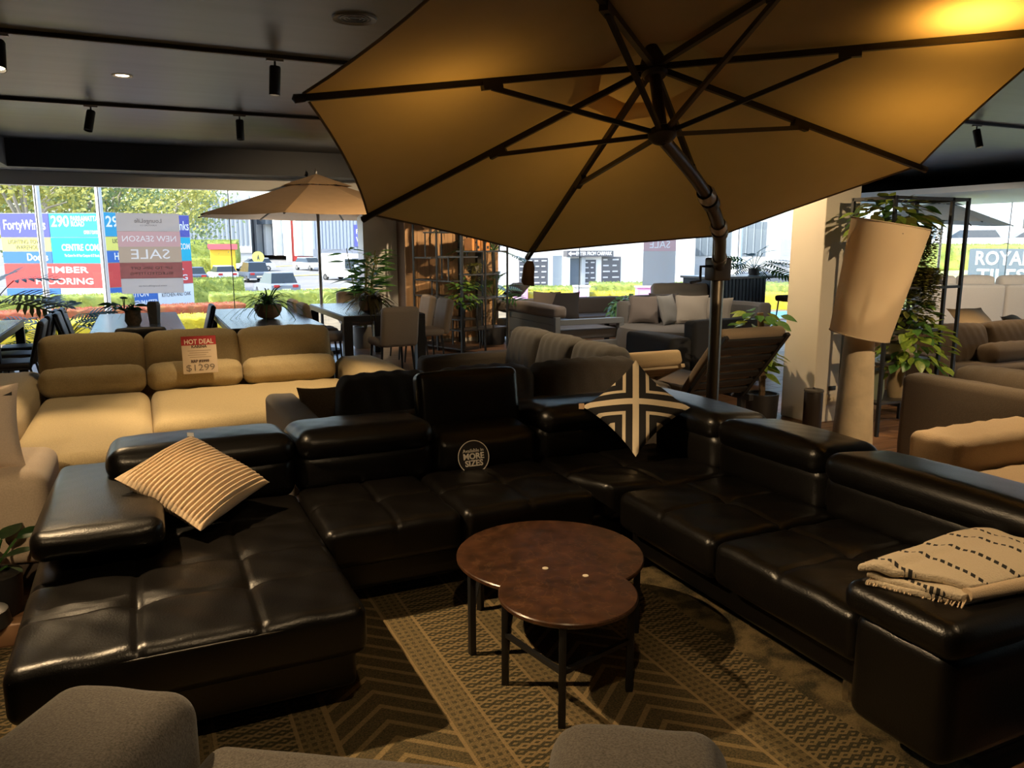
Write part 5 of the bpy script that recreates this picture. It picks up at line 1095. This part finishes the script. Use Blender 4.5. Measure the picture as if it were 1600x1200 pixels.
hedge('red flowering strip hedge behind the yellow hedge outside', (-3.5, 21.3), (2.4, 22.2), .8, .42, hr, 2)
hedge('yellow-green hedge at the foot of the sign boards', (-7.0, 23.8), (-.2, 23.9), .9, .62, hg, 3)
hedge('long yellow-green hedge right of the sign boards', (1.7, 23.6), (6.2, 23.4), .9, .60, hg, 4)
hedge('second green hedge row in front of the parked grey car', (1.5, 44.0), (4.9, 44.0), 1.4, 1.35, hg, 5)
hedge('third green hedge row behind the white sedan', (.5, 83.0), (8.0, 82.0), 2.0, 1.9, hg, 6)
hedge('far green hedge row below the grey factory', (1.2, 112.0), (12.0, 110.0), 2.5, 3.0, hg, 7)
hedge('yellow hedge seen between the shelf and the wooden tag', (9.4, 22.6), (13.0, 20.9), 1.0, .52, hy, 8)
hedge('green hedge above the yellow one in the middle window', (10.4, 25.6), (14.2, 23.6), 1.0, .70, hg, 9)
hedge('yellow hedge below the SALE poster in the middle window', (13.0, 21.0), (18.6, 17.6), 1.0, .55, hy, 10)
hedge('green hedge right of the SALE poster in the middle window', (14.4, 24.4), (24.0, 19.8), 1.0, .90, hg, 11)
hedge('green roadside hedge left of the ROYAL TILES board', (25.6, 24.4), (33.0, 17.5), 1.2, 1.0, hg, 12)
# tufted plant right of the bowl plant
p = thing('garden_tuft', 'bright yellow-green grass tuft outside behind the bowl plant', 'plant', (4.5, 22.3, -.3)); straps(p, hg, 70, (0, 0, .05), .95, 71, .03, .7)
# tenant sign boards standing in a V
sg_w = mat('sign_white', (.85, .86, .88), .6)
def colr(n, c): return mat('sign_' + n, c, .5)
navy_s, cyan, yel, red_s, blue2, sky = colr('violet_blue', (.07, .08, .40)), colr('cyan', (.02, .33, .58)), colr('yellow', (.80, .74, .16)), colr('red', (.62, .05, .05)), colr('blue', (.03, .14, .50)), colr('teal', (.0, .42, .62))
dk_ink = colr('ink', (.08, .08, .07))
def sign_face(label, p, q, z0, z1, cells):
    P, Q = Vector((*p, 0)), Vector((*q, 0)); L = (Q - P).length; az = math.atan2(Q.y - P.y, Q.x - P.x); t = thing('tenant_sign', label, 'sign', (p[0], p[1], z0), az, 'tenant sign boards'); H = z1 - z0
    MB().box((0, .02, 0), (L, .14, H)).build('backing', mat('sign_back', (.5, .5, .52), .5), t, smooth=False)
    for x in (.1, L - .16): MB().box((x, .05, -1.2), (x + .1, .13, 0)).build('post', mat('sign_post', (.4, .4, .42), .5), t, smooth=False)
    for (u0, u1, v0, v1, m, txts) in cells:
        o = MB().box((u0 * L + .01, 0, v0 * H + .01), (u1 * L - .01, .02, v1 * H - .01)).build('panel', m, t, smooth=False)
        for (s, cx, cy, size, wd, mm, bold) in txts:
            text(s, size * H, mm, o, FACE((u0 + (u1 - u0) * cx) * L, -.004, (v0 + (v1 - v0) * cy) * H), bold=bold, width=wd * (u1 - u0) * L)
    return t
def txt_red(cx=.55): return [('TIMBER', cx, .73, .085, .46, sg_w, .004), ('FLOORING', cx - .02, .27, .085, .58, sg_w, .004)]
sign_face('left wing of the V-shaped tenant sign, headed FortyWinks and 290 Parramatta Road', (-3.55, 27.2), (-.95, 25.9), -.38, 2.47, [
    (0, .5, .76, 1, navy_s, [('FortyWinks', .5, .5, .14, .84, sg_w, .004)]), (.5, 1, .76, 1, cyan, [('290', .22, .64, .15, .36, sg_w, .008), ('PARRAMATTA', .71, .76, .07, .55, sg_w, .003), ('ROAD', .57, .54, .07, .26, sg_w, .003), ('OPEN 7 DAYS', .82, .2, .05, .28, sg_w, .002)]),
    (0, .5, .62, .76, yel, [('LIGHTING TOWN', .5, .68, .06, .72, dk_ink, .001), ('WAREHOUSE', .56, .28, .06, .56, dk_ink, .001)]), (.5, 1, .50, .76, sky, [('CENTRE COM', .58, .6, .09, .74, sg_w, .005), ('The Centre For All Your Computer & IT Needs', .6, .3, .04, .7, sg_w, 0)]),
    (0, .5, .50, .62, blue2, [('Doors', .7, .5, .10, .42, sg_w, .004)]), (0, 1, .25, .50, red_s, txt_red(.62)),
    (0, .55, 0, .25, blue2, [('WINDOWS', .6, .65, .06, .4, sg_w, .003), ('ENGINEERING', .58, .3, .06, .6, sg_w, .003)]), (.55, 1, 0, .25, sg_w, [('OAK', .75, .45, .07, .3, dk_ink, .0)])])
sign_face('right wing of the V-shaped tenant sign behind the hanging poster', (-.88, 25.9), (1.56, 27.9), -.38, 2.50, [
    (0, .5, .76, 1, cyan, [('290', .28, .6, .15, .40, sg_w, .008), ('PARRAMATTA', .75, .7, .07, .5, sg_w, .003)]), (.5, 1, .76, 1, navy_s, [('FortyWinks', .55, .5, .14, .84, sg_w, .004)]),
    (0, .5, .62, .76, yel, [('LIGHTING TOWN', .55, .68, .06, .72, dk_ink, .001), ('WAREHOUSE', .58, .28, .06, .56, dk_ink, .001)]), (.5, 1, .50, .76, sky, [('CENTRE COM', .6, .6, .09, .74, sg_w, .005)]),
    (0, .5, .50, .62, blue2, [('HF Doors', .5, .5, .10, .6, sg_w, .004)]), (0, 1, .25, .50, red_s, txt_red(.66)),
    (0, .55, 0, .25, blue2, [('HERITON', .55, .66, .08, .5, sg_w, .004), ('KITCHENMASTER', .62, .28, .08, .72, sg_w, .004)]), (.55, 1, 0, .25, sg_w, [('KITCHEN AND OAK', .5, .55, .06, .8, dk_ink, 0)])])
# trees behind the sign
bark = mat('bark', (.40, .36, .30), .9, var=.2, vscale=3); tl = [leafmat('tree_gold', (.50, .47, .12), (.30, .32, .09), .6), leafmat('tree_green', (.26, .33, .14), (.14, .20, .09), .6)]
def tree(label, x, y, h, r, m, seed, n=2600):
    rnd = random.Random(seed); z = ground_z(x, y); t = thing('street_tree', label, 'tree', (x, y, z), group='trees beyond the sign boards'); tr = MB(); tips = []
    tr.tube([(0, 0, 0), (.1, 0, h * .25), (0, .1, h * .45)], [r * .07, r * .055, r * .045], 7)
    for i in range(9):
        a = i * 2.4; e = Vector((math.cos(a) * r * .7, math.sin(a) * r * .7, h * (.55 + .4 * rnd.random()))); tr.tube([(0, .1, h * .42), tuple(Vector((0, 0, h * .5)).lerp(e, .5) + Vector((0, 0, .2))), tuple(e)], [r * .035, r * .022, r * .01], 5); tips.append(e)
    tr.build('trunk', bark, t); mb = MB()
    for i in range(n):
        e = rnd.choice(tips); d = Vector((rnd.gauss(0, 1), rnd.gauss(0, 1), rnd.gauss(0, .8))) * r * .27; b = e + d; l = r * .075 * (.6 + rnd.random()); v = Vector((rnd.gauss(0, 1), rnd.gauss(0, 1), rnd.gauss(0, 1))).normalized(); q = v.orthogonal().normalized() * l * .35
        mb.add([tuple(b), tuple(b + v * l * .5 + q), tuple(b + v * l), tuple(b + v * l * .5 - q)], [(0, 1, 2, 3)])
    o = place('foliage', mb.mesh('foliage', m, False, False), t); o['kind'] = 'stuff'
for i, (x, y, h, r, k) in enumerate(((-8.2, 46, 8.5, 3.6, 0), (-4.6, 44, 8.2, 3.0, 0), (-1.4, 47, 8.6, 2.9, 1), (1.2, 46, 7.4, 2.6, 0), (-11, 60, 9, 4, 1), (-3.0, 60, 9.5, 4, 1), (2.4, 58, 8.0, 2.8, 1))):
    tree(['golden tree at the left edge behind the sign boards', 'golden tree above the FortyWinks panel', 'blue-green tree above the 290 panels', 'golden tree behind the hanging poster', 'tall green tree farthest left behind the signs', 'tall green tree filling the gap behind the signs', 'green tree beside the grey factory'][i], x, y, h, r, tl[k], 80 + i)

# buildings
def bld(name, label, loc, az, m, size):
    t = thing(name, label, 'building', (loc[0], loc[1], ground_z(loc[0], loc[1]) - .1 if len(loc) < 3 else loc[2]), R(az)); MB().box((0, 0, 0), size).build('wall', m, t, smooth=False); return t
def on(t, x0, x1, z0, z1, m, name, d=.06, par=None): return MB().box((x0, -d, z0), (x1, .01, z1)).build(name, m, par or t, smooth=False)
conc = mat('wall_pale', (.40, .42, .43), .8, var=.05, vscale=.5); bl_grey = mat('wall_bluegrey', (.22, .26, .30), .8); wd = mat('window_dark', (.12, .15, .18), .2); wl = mat('window_blue', (.30, .40, .48), .15); whiteb = mat('wall_white', (.84, .83, .80), .8, var=.03, vscale=.4); redb = mat('wall_red', (.58, .06, .04), .7); brick_far = mat('wall_brick', (.34, .20, .19), .9, var=.2, vscale=3)
# grey factory far left
t = bld('factory', 'grey ribbed factory right of the trees', (6.0, 122), -8, conc, (9, 12, 9.5)); 
for i in range(14): on(t, .2 + i * .62, .45 + i * .62, 2.2, 8.6, bl_grey, 'rib', .1)
on(t, 0, 9, 1.2, 2.1, whiteb, 'band', .15); on(t, 4.5, 5.6, .1, 1.1, yel, 'yellow_sign', .2)
# row with white columns along the road
t = bld('warehouse_row', 'long grey warehouse with white columns beside the road', (10.2, 150), -73, bl_grey, (40, 10, 8.5))
for i in range(12): on(t, 1 + i * 3.2, 1.8 + i * 3.2, 0, 8.3, whiteb, 'column', .9)
for i in range(11): on(t, 2.1 + i * 3.2, 3.9 + i * 3.2, .1, 3.2, wd, 'window', .05)
on(t, 26, 29, 4.5, 7.2, wd, 'hanging_sign', 1.6)
# red building
t = bld('red_building', 'bright red two-storey block with white windows beyond the road', (19.9, 117), -12, redb, (4.0, 8, 7.5))
for x in (.5, 2.2): o = on(t, x, x + 1.3, 4.2, 5.7, mat('window_frame_white', (.85, .83, .8), .6), 'window', .08); on(t, x + .1, x + 1.2, 4.3, 5.6, whiteb, 'pane', .1, o)
on(t, .3, 1.8, .2, 3.2, colr('deepred', (.45, .03, .03)), 'roller_door', .05); on(t, 2.4, 3.8, .1, 2.0, mat('stair_orange', (.55, .22, .12), .8), 'stair_block', 1.2); on(t, -.8, 0, 0, 6.5, whiteb, 'corner_post', .2)
# blue-grey store with the purple sign
t = bld('corrugated_store', 'blue-grey corrugated store with small purple Forty Winks sign', (18.6, 95), -15, mat('corrugated', (.30, .34, .40), .7), (14, 10, 8))
for i in range(34): on(t, .1 + i * .4, .28 + i * .4, 2.4, 7.9, mat('corrugated_rib', (.25, .29, .35), .7), 'rib', .08)
on(t, 0, 14, 0, 2.4, mat('wall_low', (.2, .22, .26), .8), 'low_wall', .1); o = on(t, 4.8, 6.6, 2.7, 5.2, navy_s, 'shop_sign', .2); text('Forty', .75, sg_w, o, FACE(5.7, -.22, 4.4), width=1.4, bold=.01); text('Winks', .75, sg_w, o, FACE(5.7, -.22, 3.5), width=1.4, bold=.01)
on(t, 3.0, 7.0, .9, 1.6, blue2, 'blue_banner', .4); on(t, 2.0, 3.0, .1, 1.7, whiteb, 'door', .2)
# white building with notice boards in the middle window
t = bld('showroom_block', 'white single-storey block with black tenant boards and entry sign', (20.2, 47.2), 0, whiteb, (16.5, 5, 6.5)); blk = mat('board_black', (.10, .10, .11), .6)
bz = t.location.z
for (x0, x1, z0, z1, rows, cols_) in ((2.3, 4.4, .75, 2.55, 5, 4), (7.2, 8.1, .3, 2.4, 6, 2), (8.6, 10.1, .6, 2.6, 5, 2)):
    o = on(t, x0, x1, z0, z1, blk, 'notice_board', .08)
    for i in range(rows):
        for j in range(cols_):
            w = (x1 - x0) / cols_; MB().box((x0 + j * w + .1 * w, -.1, z1 - (i + .62) * (z1 - z0) / rows), (x0 + (j + .55 + .35 * ((i * 7 + j * 3) % 5) / 5) * w, -.08, z1 - (i + .38) * (z1 - z0) / rows)).build('notice_line', mat('notice_white', (.6, .6, .6), .8), o, smooth=False)
on(t, 4.8, 5.5, .0, 2.7, bl_grey, 'recess', .02); on(t, 5.55, 5.85, 0, 2.6, mat('post_pale', (.75, .78, .72), .8), 'post', .5); on(t, 5.9, 6.8, .1, 2.5, wd, 'glass_door', .05); on(t, 6.85, 7.15, .0, 2.6, conc, 'post', .3)
o = on(t, 5.6, 9.2, 2.62, 3.02, blk, 'entry_sign', .55); text('ENTER FROM CARPARK', .34, sg_w, o, FACE(7.65, -.57, 2.82), width=2.8, bold=.008)
MB().prism([(0, 0), (.22, .16), (.22, .06), (.55, .06), (.55, -.06), (.22, -.06), (.22, -.16)], 0, .02, FACE(5.66, -.57, 2.82)).build('arrow', sg_w, o, smooth=False)
MB().lathe([(0, 0), (.12, 0), (.1, 6), (0, 6)], 10).build('lamp_post', bl_grey, t, loc=(11.2, -1.5, 0)); 
# pink and grey service boxes in the garden bed
def service_box(label, x, y, m, w=.45, h=.62):
    z = ground_z(x, y); b = thing('utility_box', label, 'box', (x, y, z), R(-25), 'garden utility boxes'); MB().rbox((-w/2, -w/2, 0), (w/2, w/2, h), .015, 1).build('case', m, b, smooth=False); MB().rbox((-w/2 - .03, -w/2 - .03, h), (w/2 + .03, w/2 + .03, h + .05), .01, 1).build('lid', m, b, smooth=False); MB().box((-w/2 + .08, -w/2 - .006, .12), (w/2 - .08, -w/2, h - .08)).build('door', mat('box_door', (.62, .35, .58), .6) if 'pink' in label else mat('box_door_grey', (.55, .58, .6), .6), b, smooth=False)
pinkm = mat('box_pink', (.68, .30, .60), .6)
service_box('pink utility box beneath the wooden tag outside', 10.3, 21.5, pinkm); service_box('pink utility box beside the SALE poster outside', 13.5, 19.7, pinkm); service_box('pale grey utility box between the two pink ones', 12.0, 20.8, mat('box_grey', (.62, .66, .68), .6))
struct('floor_blue_strip', MB().box((5.6, 13.6, -.25), (17.0, 16.2, -.18)), mat('blue_paint', (.08, .34, .60), .5))
# buildings on the right
t = bld('office_block', 'pale green-grey office block with long windows at the far right', (46.2, 45.0), -62, mat('office_pale', (.36, .43, .43), .8), (13, 8, 14)); 
for i in range(3):
    x = .3 + i * 4.25
    for z0, z1 in ((3.2, 6.0), (8.0, 10.8)):
        o = on(t, x, x + 3.6, z0, z1, mat('office_frame', (.72, .74, .74), .6), 'window', .05)
        for j in range(3): on(t, x + .1 + j * 1.17, x + 1.12 + j * 1.17, z0 + .1, z1 - .1, wl, 'pane', .08, o)
for z in (2.6, 7.0, 11.6): on(t, 0, 13, z, z + .35, whiteb, 'ledge', .3)
t = bld('brick_building', 'mauve brick building with blue glass at the right picture edge', (52.8, 33.0), -66, brick_far, (16, 8, 12))
for z in (5.2, 7.6): on(t, 0, 16, z, z + .25, whiteb, 'ledge', .2)
for i in range(3): o = on(t, 2.2 + i * 4, 4.6 + i * 4, 2.6, 6.8, wl, 'window', .1); on(t, 3.35 + i * 4, 3.45 + i * 4, 2.6, 6.8, whiteb, 'mullion', .14, o)
t = bld('beige_block', 'pale block with barred windows seen left of the pillar', (37.3, 53.2), -38, conc, (9.6, 4, 10))
for i in range(2): o = on(t, 1.5 + i * 4, 4.5 + i * 4, 2.6, 5.2, wd, 'window', .05); [on(t, 1.9 + i * 4 + j * .55, 1.98 + i * 4 + j * .55, 2.6, 5.2, bl_grey, 'bar', .12, o) for j in range(5)]
rt = thing('roadside_sign', 'blue-grey ROYAL TILES board outside the right windows', 'sign', (22.75, 16.1, -.2), R(-58)); MB().box((0, 0, .4), (2.2, .1, 1.66)).build('board', mat('royal_grey', (.075, .11, .15), .6), rt, smooth=False)
for x in (.2, 1.9): MB().box((x, .1, 0), (x + .1, .2, 1.5)).build('post', bl_grey, rt, smooth=False)
text('ROYAL', .56, mat('royal_pale', (.42, .48, .52), .7), rt, FACE(.86, -.01, 1.36), width=1.4, bold=.012); text('TILES', .56, mat('royal_pale', (.42, .48, .52), .7), rt, FACE(.86, -.01, .84), width=1.25, bold=.012)

# cars
tyre = mat('tyre', (.02, .02, .02), .8); cglass = mat('car_glass', (.03, .04, .05), .08); tail = mat('tail_lamp', (.5, .02, .02), .3); plate = mat('number_plate', (.75, .72, .5), .6)
def car(label, x, y, az, col, L=4.5, W=1.8, H=1.45, van=False, z=None):
    pm = mat('paint_%d_%d_%d' % tuple(int(c * 100) for c in col), col, .25, spec=.6); t = thing('van' if van else 'parked_car', label, 'van' if van else 'car', (x, y, ground_z(x, y) if z is None else z), R(az), None if van else 'parked cars')
    lo = [(-L/2, .35), (-L/2 + .05, .75), (-L/2 + .9, .88 if not van else .95), (L/2 - .25, .92), (L/2, .8), (L/2 - .02, .35)]
    Mx = Matrix(((1, 0, 0, 0), (0, 0, -1, 0), (0, 1, 0, 0), (0, 0, 0, 1)))
    body = MB().prism([(a, b) for a, b in lo], -W/2, W/2, Mx); body.build('body', pm, t, smooth=False)
    c0, c1 = (-L/2 + 1.2, L/2 - .35) if not van else (-L/2 + .6, L/2 - .05)
    def cabin(s, z0, z1, ins0, ins1, w0, w1): return MB().add([(c0 + ins0 * 0, -w0, z0), (c1, -w0, z0), (c1, w0, z0), (c0, w0, z0), (c0 + ins0, -w1, z1), (c1 - ins1, -w1, z1), (c1 - ins1, w1, z1), (c0 + ins0, w1, z1)], [(3, 2, 1, 0), (4, 5, 6, 7), (0, 1, 5, 4), (1, 2, 6, 5), (2, 3, 7, 6), (3, 0, 4, 7)])
    cabin(1, .86, H - .06, .75, .35 if not van else .12, W/2 - .06, W/2 - .22).build('glasshouse', cglass if not van else pm, t, smooth=False)
    MB().rbox((c0 + .75, -W/2 + .2, H - .08), (c1 - (.35 if not van else .1), W/2 - .2, H), .03, 1).build('roof', pm, t)
    if van: MB().box((c1 - .02, -W/2 + .25, 1.15), (c1 + .02, W/2 - .25, H - .3)).build('rear_window', cglass, t); MB().box((c0 + .3, -W/2 + .0, 1.1), (c0 + 1.3, W/2 - .0, H - .45)).build('side_window', cglass, t)
    for sx in (-1, 1):
        for sy in (-1, 1): o = MB().lathe([(0, -.1), (.26, -.1), (.32, -.08), (.32, .08), (.26, .1), (0, .1)], 16, TR(sx * (L/2 - .85), sy * (W/2 - .09), .32, rx=R(90))).build('wheel', tyre, t); MB().lathe([(0, 0), (.18, 0), (.18, .01), (0, .01)], 12, TR(sx * (L/2 - .85), sy * (W/2 + .012) , .32, rx=R(90) * sy)).build('hubcap', chrome, o)
    for sy in (-1, 1): MB().box((L/2 - .06, sy * (W/2 - .32) - .18, .66), (L/2 + .015, sy * (W/2 - .32) + .18, .84)).build('tail_lamp', tail, t)
    MB().box((L/2 - .02, -.28, .45), (L/2 + .02, .28, .58)).build('number_plate', plate, t); return t
car('grey hatchback parked behind the second hedge, tail to camera', 8.14, 54.4, -82, (.24, .27, .31), 4.3, 1.85, 1.6)
car('white sedan parked beyond the hedges outside', 6.6, 74.7, -84, (.80, .82, .84)); car('dark blue-grey SUV parked right of the white sedan', 9.15, 74.4, -82, (.12, .15, .2), 4.5, 1.9, 1.75); car('dark car parked left of the white sedan', 4.0, 72.0, -86, (.10, .13, .18)); car('white car half hidden behind the third hedge', 6.4, 92, 0, (.8, .8, .8)); car('silver car behind the yellow crossing sign', 11.4, 92, 5, (.6, .62, .64))
car('white delivery van parked before the corrugated store', 17.3, 73.0, 120, (.84, .85, .86), 5.4, 2.0, 2.45, True); car('white car parked left of the delivery van', 17.6, 92, 110, (.8, .82, .84))
for i, (x, y, c, lab) in enumerate(((43.5, 35.5, (.12, .13, .16), 'dark car in the row above the ROYAL board, leftmost'), (46.2, 33.2, (.75, .76, .78), 'white car in the row above the ROYAL board'), (48.6, 30.6, (.7, .72, .74), 'silver car in the row above the ROYAL board, rightmost'), (38.5, 41.0, (.3, .34, .4), 'grey car seen through the plant rack outside'), (40.5, 46.0, (.14, .18, .28), 'blue car seen left of the pillar outside'))): car(lab, x, y, -45, c)
bx_ = thing('yellow_container', 'yellow roadside container with red roof above the hedges', 'container', (7.2, 79.7, -.95), R(-5)); MB().rbox((-1.1, -1, 0), (1.1, 1, 2.0), .04, 1).build('body', mat('container_yellow', (.80, .50, .03), .6), bx_, smooth=False); MB().prism([(-1.3, -1.2), (1.3, -1.2), (1.2, 1.2), (-1.2, 1.2)], 2.0, 2.5).build('roof', mat('container_red', (.55, .12, .14), .7), bx_, smooth=False)
cs_ = thing('crossing_sign', 'round yellow pedestrian crossing sign on a post', 'sign', (10.2, 78.5, ground_z(10.2, 78.5))); MB().tube([(0, 0, 0), (0, 0, 2.4)], .05, 8).build('post', bl_grey, cs_); MB().lathe([(0, 0), (.55, 0), (.55, .05), (0, .05)], 24, TR(0, -.06, 2.0, rx=R(90))).build('disc', yel, cs_); MB().prism([(-.12, -.3), (0, .3), (.12, -.3), (0, -.1)], 0, .02, FACE(0, -.12, 2.0)).build('figure', dk_ink, cs_, smooth=False)
# yellow road markings: thin dashes that follow the ground
yl = mat('road_yellow', (.85, .66, .12), .8)
def road_line(p, q, n, w, dash=.6):
    mb = MB()
    for i in range(n):
        for k in range(1):
            a = Vector((*p, 0)).lerp(Vector((*q, 0)), i / n); b = Vector((*p, 0)).lerp(Vector((*q, 0)), (i + dash) / n); s = (b - a).normalized().cross(Vector((0, 0, 1))) * w / 2
            g = lambda v: (v.x, v.y, ground_z(v.x, v.y) + .04); mb.add([g(a - s), g(b - s), g(b + s), g(a + s)], [(0, 1, 2, 3)])
    o = mb.build('road_marking', yl, gd, smooth=False)
road_line((9.5, 62), (17.5, 62), 12, .9); road_line((9, 80), (21, 84), 8, 1.0, .95); road_line((11, 98), (18, 104), 9, 1.2); road_line((6, 49), (15, 50), 6, .4, .95)
